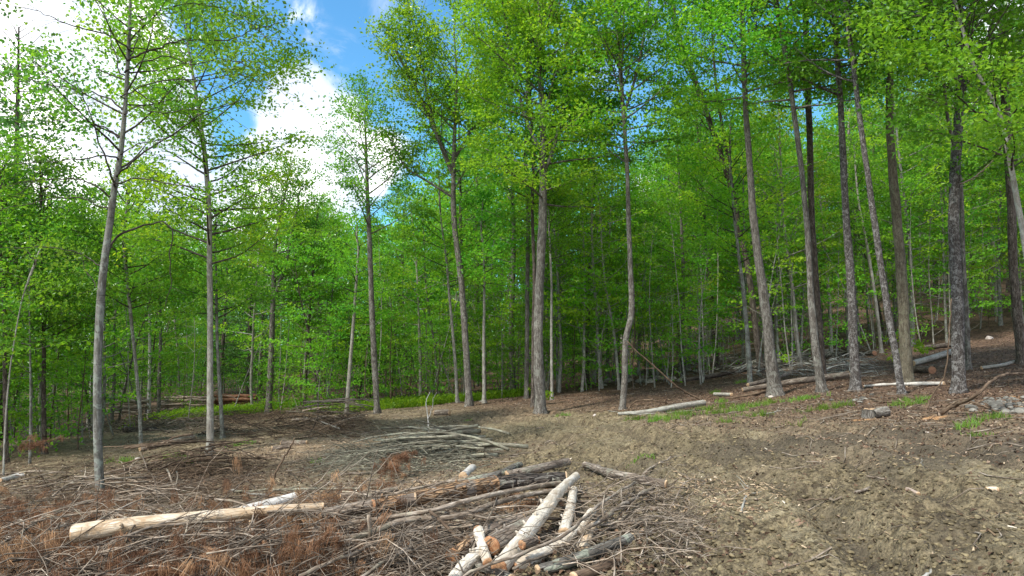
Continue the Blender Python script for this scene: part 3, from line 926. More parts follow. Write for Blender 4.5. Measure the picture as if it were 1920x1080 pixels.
front_tree(28, 'hemlock_tree', 'thick olive brown trunk behind the slim bent one', [(1700, 722), (1697, 640, 23), (1692, 540, 22), (1683, 430, 20), (1674, 320, 18), (1668, 220), (1670, 100), (1676, 0, 12)], 26, 'bark_olive', extra=5, lo=0.52, nb=34, L=3.0, leaf='leaf', group=E, sides=16, size=.115)
front_tree(29, 'maple_tree', 'dark plated trunk with lilac grey speckles beside the rock heap', [(1797, 736), (1797, 650, 25), (1795, 560, 24), (1789, 450, 22), (1790, 340, 22), (1797, 230, 19), (1801, 120, 17), (1798, 0, 16)], 25, 'bark_speck', extra=5, lo=0.50, nb=34, L=2.8, leaf='leaf', group=E, sides=18, size=.105,
           forks=[([(1800, 180), (1828, 130), (1850, 80), (1866, 30), (1900, -20)], 9, 2, 14, 2.2)])
front_tree(30, 'maple_tree', 'dark trunk at the right border above the litter slope', [(1918, 682), (1908, 600), (1900, 500, 17), (1897, 400), (1890, 280), (1884, 160), (1880, 0)], 20, 'bark_brown', extra=5, lo=0.50, nb=30, L=2.8, group=E, size=.12)
front_tree(31, 'birch_tree', 'white birch leaning in from the right border', [(1968, 740), (1946, 600), (1926, 480, 13), (1908, 380), (1893, 300, 10), (1880, 235), (1868, 200), (1840, 150, 7), (1818, 100)], 19, 'bark_pale', extra=2.5, lo=.45, nb=40, L=2.2, group=None, size=.11)
front_tree(32, 'young_tree', 'slim pale leaning stem between the splayed root trunk and the olive one', [(1654, 662), (1645, 590), (1634, 510), (1622, 440), (1610, 380)], 8, 'bark_pale', extra=2.5, lo=.5, nb=16, L=1.7, group=E)
front_tree(33, 'young_tree', 'slim grey stem half hidden behind the speckled trunk', [(1817, 694), (1812, 600), (1806, 480), (1800, 330), (1775, 210), (1770, 100)], 11, 'bark_maple', extra=3, lo=0.62, nb=22, L=2.2, group=E, size=.12)
front_tree(34, 'young_tree', 'pale slim stem left of the bright topped maple', [(858, 756), (852, 660), (843, 560), (836, 480), (828, 420)], 7.5, 'bark_pale', extra=1.8, lo=.5, nb=16, L=1.7, group=E, size=.12)
front_tree(35, 'young_tree', 'very thin straight pale stem just right of the bright topped maple', [(908, 756), (907, 650), (908, 560), (907, 480)], 8, 'bark_pale', extra=2, lo=.55, nb=16, L=1.5, group=E, size=.12)
front_tree(36, 'young_tree', 'thin pale stem leaning right at the grassy edge', [(649, 776), (656, 690), (663, 600), (668, 530), (672, 470)], 9, 'bark_pale', extra=1, lo=.5, nb=14, L=1.6, group=E, size=.12)
front_tree(37, 'young_tree', 'thin brown stem leaning right, with a rusty foot among the twigs', [(571, 768), (575, 680), (580, 600), (586, 520), (590, 450)], 7.5, 'bark_brown', extra=1.5, lo=.4, nb=22, L=2.0, group=E, size=.12)
front_tree(38, 'young_tree', 'curved grey stem behind the near smooth barked tree', [(264, 838), (262, 770), (254, 680, 7), (246, 600), (238, 520), (232, 440)], 8, 'bark_grey', extra=1.5, lo=.5, nb=24, L=1.9, group=E, size=.1)
front_tree(39, 'dead_snag', 'broken pale dead trunk right behind the near smooth barked tree', [(168, 800), (172, 740), (176, 690), (180, 640), (183, 610)], 13, 'bark_birch', extra=0, lo=.5, nb=0, L=1, group=None)
front_tree(40, 'birch_tree', 'pale mottled birch stem left of its twin before the log stacks', [(279, 780), (280, 720), (281, 660), (280, 600), (278, 540)], 8, 'bark_birch', extra=2, lo=.55, nb=16, L=1.6, group=E, size=.12)
front_tree(41, 'birch_tree', 'brownish mottled birch stem right of its twin before the log stacks', [(297, 778), (299, 700), (301, 640), (300, 560), (299, 500)], 8, 'bark_maple', extra=2, lo=.55, nb=16, L=1.7, group=E, size=.12)
front_tree(42, 'maple_tree', 'dark straight trunk deep in the thicket near the left border', [(84, 852), (82, 740), (82, 640), (80, 560), (78, 480)], 10, 'bark_brown', extra=2.5, lo=.35, nb=34, L=2.0, group=E, size=.1)
front_tree(43, 'maple_tree', 'dark trunk at the left border of the thicket', [(12, 868), (10, 760), (8, 640), (6, 540), (0, 440)], 10, 'bark_brown', extra=2.2, lo=.35, nb=34, L=2.0, group=E, size=.1)
front_tree(44, 'young_tree', 'thin pale bent stem at the left border in front of the thicket', [(6, 892), (10, 800), (18, 700), (30, 620), (42, 560)], 4, 'bark_pale', extra=1, lo=.5, nb=12, L=1.3, group=E, size=.09)
front_tree(45, 'young_tree', 'slim grey stem right behind the pale straight bank tree', [(418, 822), (413, 740), (408, 660), (406, 580), (405, 500)], 9, 'bark_grey', extra=1.5, lo=.5, nb=20, L=1.7, group=E, size=.11)
print('front trees', round(time.time() - T0, 1))


# --- prototypes for the wood behind
def proto(seed, name, H, r, lo, nb, L, leaf, size, per, bark, lean=0.03, el=(0.1, 1.0), spread=(0.3, 0.3, 0.10), dens=.85, prof=None, dead=0, forked=False):
    rng = np.random.default_rng(seed)
    k = max(5, int(H / 1.3))
    P = [np.array([0, 0, -0.15])]
    dx = rng.normal(0, lean, 2)
    for i in range(k):
        dx = dx * 0.9 + rng.normal(0, lean * 0.7, 2)
        P.append(P[-1] + np.array([dx[0], dx[1], 1.0]) * H / k)
    stem = catmull(P, 3)
    sr = r * np.linspace(1, 0.08, len(stem)) ** 0.8
    root = empty(name, (0, 0, 0))
    tr, tw, cl = MB(), MB(), []
    tube(tr, stem, sr, 8, rng, .06, flare=.25)
    crown_on(rng, tr, tw, stem, sr, lo, 1.0, nb, L, cl, el=el, dens=dens, sides=4, prof=prof)
    per = int(per * 1.55)
    spread = (spread[0] * .85, spread[1] * .85, spread[2] * .8)
    for i in range(dead):       # bare snapped lower twigs
        z = rng.uniform(0.1, lo) * (len(stem) - 1)
        p = limb_path(rng, stem[int(z)], rng.random() * 6.3, rng.uniform(-.3, .5), rng.uniform(.3, 1.1), 0, 3, .15)
        tube(tr, p, np.linspace(.010, .003, 4), 3)
    tr.build('trunk', M[bark], root)
    leaves(tw, rng, np.array(cl), per, spread, size, mat=1)
    tw.build('crown', [M['bark_twig'], M[leaf]], root, smooth=False)
    return root


tallp = lambda t: 0.55 + 0.6 * math.sin(PI * min(1, t * 0.9 + 0.12))
PR = {
    'tall': [proto(101, 'broadleaf_tree', 15, .15, .30, 40, 2.6, 'leaf', .15, 12, 'bark_maple', prof=tallp, dead=8),
             proto(102, 'broadleaf_tree', 16, .17, .34, 40, 2.9, 'leaf', .15, 12, 'bark_brown', prof=tallp, dead=9),
             proto(103, 'broadleaf_tree', 14, .12, .25, 40, 2.3, 'leaf_bright', .14, 12, 'bark_grey', prof=tallp, dead=8),
             proto(104, 'broadleaf_tree', 15, .13, .36, 36, 2.6, 'leaf', .15, 11, 'bark_pale', prof=tallp, dead=8)],
    'young': [proto(111, 'slender_tree', 9, .065, .18, 34, 1.9, 'leaf', .125, 11, 'bark_grey', lean=.05, prof=tallp, dead=4, spread=(.28, .28, .07)),
              proto(112, 'slender_tree', 8, .055, .15, 32, 1.7, 'leaf', .12, 11, 'bark_brown', lean=.06, prof=tallp, dead=3, spread=(.28, .28, .07)),
              proto(113, 'slender_tree', 10, .07, .25, 34, 1.8, 'leaf_bright', .12, 11, 'bark_pale', lean=.05, prof=tallp, dead=4, spread=(.28, .28, .07))],
    'sap': [proto(121, 'sapling', 4.6, .028, .22, 18, 1.1, 'leaf', .11, 8, 'bark_pale', lean=.08, spread=(.22, .22, .05)),
            proto(122, 'sapling', 5.4, .03, .35, 16, 1.2, 'leaf_bright', .11, 8, 'bark_grey', lean=.08, spread=(.22, .22, .05)),
            proto(123, 'sapling', 4.2, .024, .15, 18, 1.0, 'leaf', .10, 8, 'stick_brown', lean=.10, spread=(.22, .22, .05))],
    'pole': [proto(124, 'sapling', 7.2, .026, .62, 14, .9, 'leaf', .11, 8, 'bark_pale', lean=.07, spread=(.22, .22, .05), dead=5),
             proto(125, 'sapling', 6.4, .030, .55, 15, 1.0, 'leaf_bright', .11, 8, 'bark_grey', lean=.09, spread=(.22, .22, .05), dead=5)],
    'conifer': [proto(131, 'hemlock_tree', 11, .14, .12, 60, 2.1, 'leaf_deep', .11, 16, 'bark_brown', lean=.02, el=(-.15, .5), spread=(.22, .22, .06), dens=1.1, prof=lambda t: 1.15 - t)],
    'pine': [proto(141, 'pine_tree', 13, .16, .42, 70, 2.4, 'leaf_pine', .12, 13, 'bark_brown', lean=.02, el=(0.0, .7), spread=(.26, .26, .09), dens=.8, prof=lambda t: 1.0 - .6 * t)],
}
used = set()


def place(pr, loc, rz, sc, label, cat, group):
    if pr.name not in used:
        used.add(pr.name)
        r = pr
    else:
        r = pr.copy()
        COL.objects.link(r)
        for ch in pr.children:
            c = ch.copy()
            COL.objects.link(c)
            c.parent = r
    r.location = loc
    r.rotation_euler = (0, 0, rz)
    r.scale = (sc, sc, sc)
    tag(r, label, cat, group)
    return r


rng = np.random.default_rng(2024)
EDGE_PX = [-600, 0, 120, 220, 330, 480, 700, 900, 1000, 1300, 1600, 1920, 2600]
EDGE_Y = [15, 15.5, 17, 21, 30, 27, 26.5, 27, 26, 24.5, 26, 31, 32]
# skyline of the wood as seen, in image rows; None-like low values mean taller than the frame
SKY_PX = [-600, 0, 120, 250, 330, 420, 480, 560, 640, 720, 800, 860, 960, 1080, 1120, 1250, 1290, 1420, 1440, 1570, 1600, 2700]
SKY_PY = [330, 330, 350, 380, 380, 430, 400, 340, 370, 380, 330, 150, 60, 100, 320, 320, 150, 120, 210, 210, 60, 20]
placed = []


def spot(u, lo=0.0, hi=45.0, pw=1.3, pxr=(-330, 2280)):
    for _ in range(60):
        px = rng.uniform(*pxr)
        Y = np.interp(px, EDGE_PX, EDGE_Y) + lo + (hi - lo) * rng.random() ** pw
        x = (px - 960) / F * Y
        if 300 < px < 520 and Y < 44 and u != 'sap':
            if rng.random() < .7:
                continue
        if 180 < px < 500 and Y < 40 and u == 'sap' and rng.random() < .75:
            continue
        dmin = {'tall': 1.6, 'young': 1.0, 'sap': 0.5, 'pole': 0.4, 'conifer': 2.0, 'pine': 2.0}[u]
        if all((x - a) ** 2 + (Y - b) ** 2 > dmin ** 2 for a, b in placed):
            placed.append((x, Y))
            return px, x, Y
    return px, x, Y


BARK = {'tall': ('grey furrowed', 'dark brown', 'smooth grey', 'pale'), 'young': ('smooth grey', 'dark brown', 'pale'), 'sap': ('pale', 'smooth grey', 'brown'),
        'pole': ('pale', 'smooth grey'), 'conifer': ('dark',)}
PLACE = ('around the log stacks', 'behind the grassy edge', 'above the litter slope')


def wood(kind, cnt, lo, hi, pw, what, cat, hmul=(0.8, 1.15), pxr=(-330, 2280)):
    H = {'tall': 15, 'young': 9, 'sap': 4.7, 'pole': 6.8, 'conifer': 11}[kind]
    for i in range(cnt):
        px, x, Y = spot(kind, lo, hi, pw, pxr)
        z = float(G(x, Y))
        sk = np.interp(px, SKY_PX, SKY_PY) + rng.uniform(-15, 70)
        hmax = (630 - sk) / F * Y + 1.6 - z
        h = H * rng.uniform(*hmul)
        if px < 850 or kind == 'tall':
            h = min(h, hmax)
        sc = max(0.35, h / H)
        reg = 0 if px < 560 else (1 if px < 1150 else 2)
        j = int(rng.integers(len(PR[kind])))
        near = Y - np.interp(px, EDGE_PX, EDGE_Y) < lo + (hi - lo) * .3
        lab = '%s barked %s %s, %s' % (BARK[kind][j], what, PLACE[reg], 'just inside the wood' if near else 'far back in the wood')
        place(PR[kind][j], (x, Y, z), rng.random() * 6.28, sc, lab, cat, lab)


wood('tall', 105, 2.0, 40, 1.25, 'tall tree', 'tree')
wood('tall', 28, 1.0, 26, 1.1, 'tall tree', 'tree', pxr=(1250, 2150))
wood('young', 110, 0.5, 30, 1.4, 'slender tree', 'young tree')
wood('sap', 95, -0.3, 14, 1.3, 'leafy sapling', 'sapling')
wood('sap', 45, -0.2, 7, 1.0, 'leafy sapling', 'sapling', pxr=(600, 1350))
wood('pole', 90, -0.2, 16, 1.2, 'bare poled sapling', 'sapling')
wood('pole', 40, 0.0, 12, 1.2, 'bare poled sapling', 'sapling', pxr=(1150, 2000))
wood('conifer', 9, 4, 18, 1.0, 'hemlock', 'conifer', pxr=(380, 1700))
for (px, py, Y, h, lab) in ((4, 860, 23, 14.2, 'tall dark pine rising over the thicket at the left border'), (-90, 860, 27, 13, 'tall dark pine beyond the thicket, furthest to the side'),):
    x = (px - 960) / F * Y
    place(PR['pine'][0], (x, Y, float(G(x, Y))), rng.random() * 6, h / 13, lab, 'conifer', None)

# distant wood that reads as one mass
mb = MB()
rg = np.random.default_rng(77)
C = []
for i in range(5200):
    px = rg.uniform(-500, 2500)
    Y = rg.uniform(62, 100)
    x = (px - 960) / F * Y
    z = float(G(x, Y))
    sk = np.interp(px, SKY_PX, SKY_PY) + 55
    h = min((630 - sk) / F * Y + 1.6 - z, 19)
    cz = z + h * rg.random() ** 1.0
    C.append((x, Y, cz))
C = np.array(C)
sub = np.repeat(C, 9, 0) + rg.normal(0, 1, (len(C) * 9, 3)) * [1.5, 1.5, .8]
leaves(mb, rg, sub, 11, (.55, .55, .2), .34, ctint=np.clip(np.repeat(rg.random(len(C)), 9) * .6 + .4 * rg.random(len(C) * 9), 0, 1))
for i in range(260):
    px = rg.uniform(-400, 2300)
    Y = rg.uniform(60, 90)
    x = (px - 960) / F * Y
    z = float(G(x, Y))
    tube(mb, np.array([[x, Y, z - .3], [x + rg.normal(0, .2), Y, z + 5], [x + rg.normal(0, .3), Y, z + 9]]), (.16, .12, .06), 5, mat=1)
o = mb.build('distant_forest', [M['leaf_far'], M['bark_maple']], smooth=False)
tag(o, 'far leafy wood closing off the view beyond the trees', 'forest', None, 'stuff')
print('wood', round(time.time() - T0, 1))


# ------------------------------------------------------------------ low green growth and grass
def scatter(rg, N, rmin, rmax, amax=0.74):
    r = np.exp(rg.uniform(math.log(rmin), math.log(rmax), N))
    a = rg.uniform(-amax, amax, N)
    return r * np.sin(a), r * np.cos(a)


def blades(mb, rg, x, y, per, h, wdt, spread, lean=.35):
    k = len(x)
    idx = np.repeat(np.arange(k), per)
    N = len(idx)
    bx = x[idx] + rg.normal(0, spread, N)
    by = y[idx] + rg.normal(0, spread, N)
    bz = GZ(bx, by) - 0.01
    hh = h * (0.5 + 0.8 * rg.random(N)) * (0.6 + .6 * rg.random(k))[idx]
    a = rg.random(N) * 2 * PI
    l1 = rg.normal(0, lean, N) * hh
    l2 = rg.normal(0, lean, N) * hh
    P0 = np.stack([bx, by, bz], 1)
    P1 = P0 + np.stack([l1 * .35, l2 * .35, hh * .6], 1)
    P2 = P0 + np.stack([l1, l2, hh], 1)
    s = np.stack([np.cos(a), np.sin(a), 0 * a], 1) * wdt / 2
    V = np.stack([P0 - s, P0 + s, P1 + s * .9, P1 - s * .9, P2], 1).reshape(-1, 3)
    o = np.arange(N)[:, None] * 5
    t = np.clip(.5 * rg.random(k)[idx] + .5 * rg.random(N), 0, 1)
    mb.add(V, o + [0, 1, 2, 3], o + [3, 2, 4], None, np.repeat(t, 5))


rg = np.random.default_rng(303)
mb = MB()
x, y = scatter(rg, 260000, 12, 46)
gw = zones(x, y)[3]
keep = rg.random(len(x)) < gw * .9
keep &= y > 15.5
x, y = x[keep][:15000], y[keep][:15000]
blades(mb, rg, x, y, 7, .26, .022, .10, .6)
z = GZ(x, y)
leaves(mb, rg, np.stack([x, y, z + .18], 1), 5, (.14, .14, .07), .10, ctint=rg.random(len(x)))
o = mb.build('green_undergrowth', M['leaf_bright'], smooth=False)
tag(o, 'low bright green plants carpeting the edge of the wood', 'undergrowth', None, 'stuff')
# leafy shrub layer inside the wood
mb = MB()
N_ = 5200
px_ = rg.uniform(-450, 2350, N_)
Y_ = np.interp(px_, EDGE_PX, EDGE_Y) + 1.5 + 34 * rg.random(N_) ** 1.2
x_ = (px_ - 960) / F * Y_
keep = rg.random(N_) < np.interp(px_, [0, 600, 1000, 1300, 1900], [1, 1, .7, .25, .12])
keep &= ~((px_ > 190) & (px_ < 500) & (Y_ < 36))
px_, Y_, x_ = px_[keep], Y_[keep], x_[keep]
z_ = G(x_, Y_) + .2 + 2.4 * rg.random(len(x_)) ** 1.3
leaves(mb, rg, np.stack([x_, Y_, z_], 1), 34, (.42, .42, .14), .12)
x0_, y0_, z0_ = x_[::3], Y_[::3], z_[::3]
for a_, b_, c_ in zip(x0_, y0_, z0_):
    g_ = float(G(a_, b_))
    tube(mb, np.array([[a_ + .1, b_, g_], [a_, b_, c_]]), (.014, .006), 3, mat=1)
tag(mb.build('shrub_undergrowth', [M['leaf'], M['bark_grey']], smooth=False), 'low leafy shrub layer under the trees of the wood', 'undergrowth', None, 'stuff')
# grass tufts on the litter slope, each its own thing
tufts = [(1195, 788, .22), (1240, 785, .25), (1275, 779, .3), (1300, 782, .3), (1322, 770, .28), (1338, 776, .26), (1352, 766, .26), (1362, 796, .24), (1379, 772, .26), (1388, 765, .22), (1408, 783, .34), (1426, 762, .3),
         (1440, 757, .2), (1497, 752, .3), (1520, 747, .26), (1532, 770, .38), (1478, 797, .2), (1580, 763, .24), (1700, 760, .3), (1722, 752, .28), (1862, 786, .2), (1822, 802, .16), (1840, 818, .14), (1205, 868, .14), (1345, 790, .22),
         (1260, 792, .2), (1225, 792, .2), (1390, 718, .2), (1352, 755, .18), (1340, 737, .2), (1054, 784, .16), (880, 790, .12), (440, 838, .22), (465, 832, .18), (330, 858, .2), (225, 868, .22), (345, 868, .16), (590, 868, .12)]
for i, (px, py, w_) in enumerate(tufts):
    p = at_ground(px, py)
    mb = MB()
    k = int(13 * w_ / .2)
    x = p[0] + rg.normal(0, w_ * .55, k)
    y = p[1] + rg.normal(0, w_ * .40, k)
    blades(mb, rg, x, y, 9, .12 if w_ > .15 else .07, .010, .03, .5)
    o = mb.build('grass_tuft', M['grass'], origin=(p[0], p[1], float(G(p[0], p[1]))), smooth=False)
    r_ = 'on the litter slope below the leaning trunks' if 1150 < px < 1470 else ('between the stones and the stump on the slope' if px >= 1470 else 'on the bare bank left of the mud track')
    tag(o, 'small bright grass tuft ' + r_, 'grass tuft', 'grass tufts ' + r_)


# ------------------------------------------------------------------ litter, chips, clods (nobody could count them)
def flakes(mb, rg, x, y, ln, wd, thick=0.0, tint=None, lift=0.01, tilt=.35, mat=0):
    N = len(x)
    z = GZ(x, y) + lift
    nrm = unit(np.array([0, 0, 1.0]) + rg.normal(0, tilt, (N, 3)))
    d = rg.normal(0, 1, (N, 3))
    d = unit(d - nrm * np.sum(d * nrm, 1)[:, None])
    s = np.cross(nrm, d)
    L = (ln * (0.4 + 1.2 * rg.random(N)))[:, None]
    Wd = (wd * (0.5 + rg.random(N)))[:, None]
    c = np.stack([x, y, z], 1)
    t = rg.random(N) if tint is None else tint
    if thick <= 0:
        up = nrm * Wd * .35
        V = np.stack([c - d * L / 2, c - s * Wd / 2 + up, c + d * L / 2, c + s * Wd / 2 + up], 1).reshape(-1, 3)
        mb.add(V, np.arange(N)[:, None] * 4 + [0, 1, 2, 3], None, None, np.repeat(t, 4), mat)
    else:
        a, b, h = d * L / 2, s * Wd / 2, nrm * thick
        V = np.stack([c - a - b, c + a - b * .6, c + a + b * .6, c - a + b, c - a * .9 - b * .6 + h, c + a * .9 - b * .4 + h, c + a * .8 + b * .4 + h, c - a * .9 + b * .6 + h], 1).reshape(-1, 3)
        o = np.arange(N)[:, None] * 8
        q = np.concatenate([o + f for f in ([4, 5, 6, 7], [0, 1, 5, 4], [1, 2, 6, 5], [2, 3, 7, 6], [3, 0, 4, 7])])
        mb.add(V, q, None, None, np.repeat(t, 8), mat)


rg = np.random.default_rng(404)
x, y = scatter(rg, 120000, 3.6, 40)
zn = zones(x, y)
keep = rg.random(len(x)) < np.clip(.25 + zn[5] * .9 - zn[0] * .30 - zn[3] * .2, .03, 1)
mb = MB()
flakes(mb, rg, x[keep], y[keep], .045, .032, tilt=.55, tint=rg.random(keep.sum()) ** 1.3)
tag(mb.build('leaf_litter', M['litter'], smooth=False), 'brown fallen leaves scattered over the soil', 'leaf litter', None, 'stuff')
x, y = scatter(rg, 60000, 3.6, 24)
zn = zones(x, y)
keep = rg.random(len(x)) < np.clip(.13 + zn[2] * .8 + zn[4] - .12 * zn[0], .015, 1)
mb = MB()
r_ = rg.random(keep.sum())
flakes(mb, rg, x[keep], y[keep], .045, .014, thick=.005, tint=rg.random(keep.sum()) ** 1.5, tilt=.3)
tag(mb.build('wood_chips', M['chip'], smooth=False), 'pale wood chips and bark splinters strewn over the clearing', 'wood chips', None, 'stuff')


def lumps(mb, rg, c, size, tint, flat=.65, mat=0):
    """irregular low stones or clods from a rough cube-sphere"""
    c = np.asarray(c, float)
    N = len(c)
    phi = (1 + 5 ** .5) / 2
    iv = unit(np.array([(-1, phi, 0), (1, phi, 0), (-1, -phi, 0), (1, -phi, 0), (0, -1, phi), (0, 1, phi), (0, -1, -phi), (0, 1, -phi), (phi, 0, -1), (phi, 0, 1), (-phi, 0, -1), (-phi, 0, 1)], float))
    it = np.array([(0, 11, 5), (0, 5, 1), (0, 1, 7), (0, 7, 10), (0, 10, 11), (1, 5, 9), (5, 11, 4), (11, 10, 2), (10, 7, 6), (7, 1, 8), (3, 9, 4), (3, 4, 2), (3, 2, 6), (3, 6, 8), (3, 8, 9), (4, 9, 5), (2, 4, 11), (6, 2, 10), (8, 6, 7), (9, 8, 1)])
    sz = np.asarray(size, float).reshape(-1, 1, 1)
    st = np.stack([0.8 + .5 * rg.random(N), 0.8 + .5 * rg.random(N), np.full(N, flat)], 1)[:, None, :]
    V = c[:, None, :] + iv[None] * sz * st * (0.75 + .5 * rg.random((N, 12, 1)))
    mb.add(V.reshape(-1, 3), None, (np.arange(N)[:, None, None] * 12 + it[None]).reshape(-1, 3), None, np.repeat(tint, 12), mat)


x, y = scatter(rg, 90000, 3.6, 26)
zn = zones(x, y)
keep = rg.random(len(x)) < np.clip(.12 + zn[0] * .85, 0, 1)
x, y = x[keep], y[keep]
mb = MB()
lumps(mb, rg, np.stack([x, y, GZ(x, y)], 1), .004 + .022 * rg.random(len(x)) ** 3.0, rg.random(len(x)))
tag(mb.build('soil_clods', M['clod'], smooth=False), 'crumbled olive brown clods of churned mud', 'soil clods', None, 'stuff')
# fine twigs lying everywhere
mb = MB()
x, y = scatter(rg, 3600, 4, 30)
keep = rg.random(len(x)) < 1 - .85 * zones(x, y)[0] - .4 * zones(x, y)[1]
x, y = x[keep], y[keep]
for i in range(len(x)):
    L = rg.uniform(.12, .7) * (1 if y[i] < 12 else 1.5)
    a = rg.random() * 6.3
    t = np.linspace(-.5, .5, 4)
    px_, py_ = x[i] + t * L * math.sin(a) + rg.normal(0, .02, 4), y[i] + t * L * math.cos(a) + rg.normal(0, .02, 4)
    tube(mb, np.stack([px_, py_, GZ(px_, py_) + rg.uniform(.005, .03)], 1), np.linspace(.005, .002, 4) * rg.uniform(.5, 1.9), 4)
tag(mb.build('fallen_twigs', M['stick_grey'], smooth=True), 'fine grey twigs strewn over the ground', 'twigs', None, 'stuff')
print('litter', round(time.time() - T0, 1))


# ------------------------------------------------------------------ logs
def pt(a):
    """(px, py, height above the soil) or (px, py, h, 'd', Y)"""
    p = at_ground(a[0], a[1], a[2] if len(a) > 2 else 0.0)
    return p


def log(seed, name, label, path, d0, d1, mat, end=None, cat='log', group=None, sides=16, lump=.07, knots=0, rag=0.0, endlabel=None, sub=5, both=True, wmul=None):
    """path of image points with heights above the soil; d0, d1 diameters in metres"""
    rng = np.random.default_rng(seed)
    P = [pt(a) for a in path]
    pts = catmull(P, sub) if len(P) > 2 else catmull(P, 12)
    Lg = np.linalg.norm(np.diff(pts, axis=0), axis=1).sum()
    R = np.linspace(d0 / 2, d1 / 2, len(pts))
    if rag:
        R = R * (1 + rng.normal(0, rag, len(pts)))
    org = P[0]
    mb = MB()
    tube(mb, pts, R, sides, rng, lump)
    for i in range(knots):
        u = rng.uniform(.08, .92)
        j = int(u * (len(pts) - 1))
        T = unit(pts[min(j + 1, len(pts) - 1)] - pts[max(j - 1, 0)])
        v = unit(np.cross(T, rng.normal(0, 1, 3)))
        if v[2] < -0.2:
            v = -v
        kl = rng.uniform(.15, .45) * R[j] + .006
        tube(mb, np.array([pts[j] + v * R[j] * .7, pts[j] + v * (R[j] + kl * .5), pts[j] + v * (R[j] + kl) + T * .01]), np.array([.26, .2, .16]) * R[j], 6, cap=True)
    o = mb.build(name, M[mat], origin=org)
    tag(o, label, cat, group)
    if end:
        for e, (c, dr, r) in enumerate(((pts[0], unit(pts[0] - pts[1]), R[0]), (pts[-1], unit(pts[-1] - pts[-2]), R[-1]))):
            if e == 1 and not both:
                break
            cb = MB()
            n_ = 20
            ref = np.array([0, 0, 1.0]) if abs(dr[2]) < .8 else np.array([1.0, 0, 0])
            u = unit(np.cross(dr, ref))
            v = np.cross(dr, u)
            a = np.arange(n_) * 2 * PI / n_
            rings = [(1.0, -.012), (1.0, .001), (.96, .005), (.6, .006), (.25, .005)]
            V, bk = [], []
            for fr, off in rings:
                rr = r * fr * (1.012 + .03 * np.sin(3 * a + seed))
                V.append(c + dr * off + (u[None] * np.cos(a)[:, None] + v[None] * np.sin(a)[:, None]) * rr[:, None] + dr * (rng.normal(0, .0025, (n_, 1)) if fr < .99 else 0))
                bk.append(np.stack([np.cos(a) * rr, np.sin(a) * rr, a * 0], 1))
            V.append((c + dr * .006)[None])
            bk.append(np.zeros((1, 3)))
            q = []
            for k in range(len(rings) - 1):
                for j in range(n_):
                    q.append((k * n_ + j, k * n_ + (j + 1) % n_, (k + 1) * n_ + (j + 1) % n_, (k + 1) * n_ + j))
            kk = (len(rings) - 1) * n_
            t = [(kk + j, kk + (j + 1) % n_, kk + n_) for j in range(n_)]
            cb.add(np.vstack(V), q, t, np.vstack(bk))
            cb.build('cut_end', M[end], o, org)
    return o


log(1, 'peeled_log', 'long barkless cream log lying across the rusty needle brush', [(140, 1000, .27), (260, 983, .29), (400, 968, .29), (520, 957, .28), (606, 950, .26)], .150, .070, 'wood_bare', 'end_tan', knots=9, rag=.02, sides=20)
log(2, 'grey_log', 'short pale grey log poking out behind the long cream log', [(425, 968, .14), (490, 950, .18), (556, 932, .22)], .125, .11, 'bark_birch', 'end_tan', knots=1)
log(3, 'bark_log', 'rough grey barked log running on from the cream log end', [(470, 985, .12), (600, 966, .16), (690, 949, .20), (780, 936, .24)], .10, .13, 'log_grey', 'end_tan', knots=7, lump=.1)
log(4, 'torn_bark_log', 'thick log with a torn orange flank behind the white logs', [(700, 950, .20), (790, 933, .24), (860, 920, .26), (925, 908, .26)], .135, .175, 'log_orange', 'end_orange', knots=3, lump=.12, rag=.04)
log(5, 'scaly_log', 'thick dark scaly log with pale lichen touching the top of the white log', [(915, 911, .24), (980, 903, .22), (1062, 898, .20)], .18, .16, 'log_dark', 'end_tan', knots=3, lump=.12, rag=.05)
log(6, 'pole', 'long thin grey pole below the torn bark log', [(600, 990, .22), (740, 968, .26), (810, 957, .28), (880, 938, .28), (960, 920, .26), (1050, 905, .22)], .035, .05, 'stick_grey', None, knots=2, cat='pole')
log(7, 'pole', 'second thin grey pole just below the first, bending under it', [(600, 1012, .16), (680, 1003, .20), (760, 975, .24), (850, 970, .22), (930, 943, .22), (1000, 926, .2), (1068, 917, .18)], .045, .05, 'stick_grey', None, knots=2, cat='pole')
log(8, 'white_log', 'thickest white peeled log with an orange end at the bottom of the heap', [(936, 1066, .08), (985, 1005, .16), (1030, 945, .20), (1052, 918, .20), (1080, 893, .18)], .135, .095, 'wood_white', 'end_orange', knots=7, rag=.05, sides=20)
log(9, 'white_log', 'white peeled log standing right beside the top of the thickest white one', [(1058, 1000, .06), (1068, 960, .12), (1076, 918, .16)], .10, .085, 'wood_white', 'end_tan', knots=3, rag=.04)
log(10, 'white_log', 'lower white log slanting up from the orange ends under the thin sticks', [(962, 1066, .04), (1030, 1030, .06), (1085, 992, .08), (1110, 960, .08)], .10, .085, 'wood_white', 'end_orange', knots=3, rag=.04)
log(11, 'sawn_log', 'short grey barked log with a bright orange sawn end', [(921, 1024, .14), (955, 1004, .15), (1000, 982, .15)], .15, .14, 'log_grey', 'end_orange', lump=.06, knots=2)
log(12, 'bark_log', 'short grey barked log lying behind the bright orange sawn end', [(880, 1018, .08), (925, 995, .10), (978, 974, .10)], .12, .12, 'log_grey', 'end_tan', lump=.08, knots=2)
log(13, 'frayed_log', 'frayed half peeled log end, leftmost in the white log heap', [(848, 1046, .07), (880, 1022, .09), (905, 1004, .10)], .12, .10, 'log_orange', 'end_orange', lump=.14, rag=.08)
log(14, 'white_log', 'short thin white log stub leaning down in front of the sawn log', [(915, 1056, .10), (905, 1025, .14), (897, 995, .18)], .075, .09, 'wood_white', 'end_orange', knots=2)
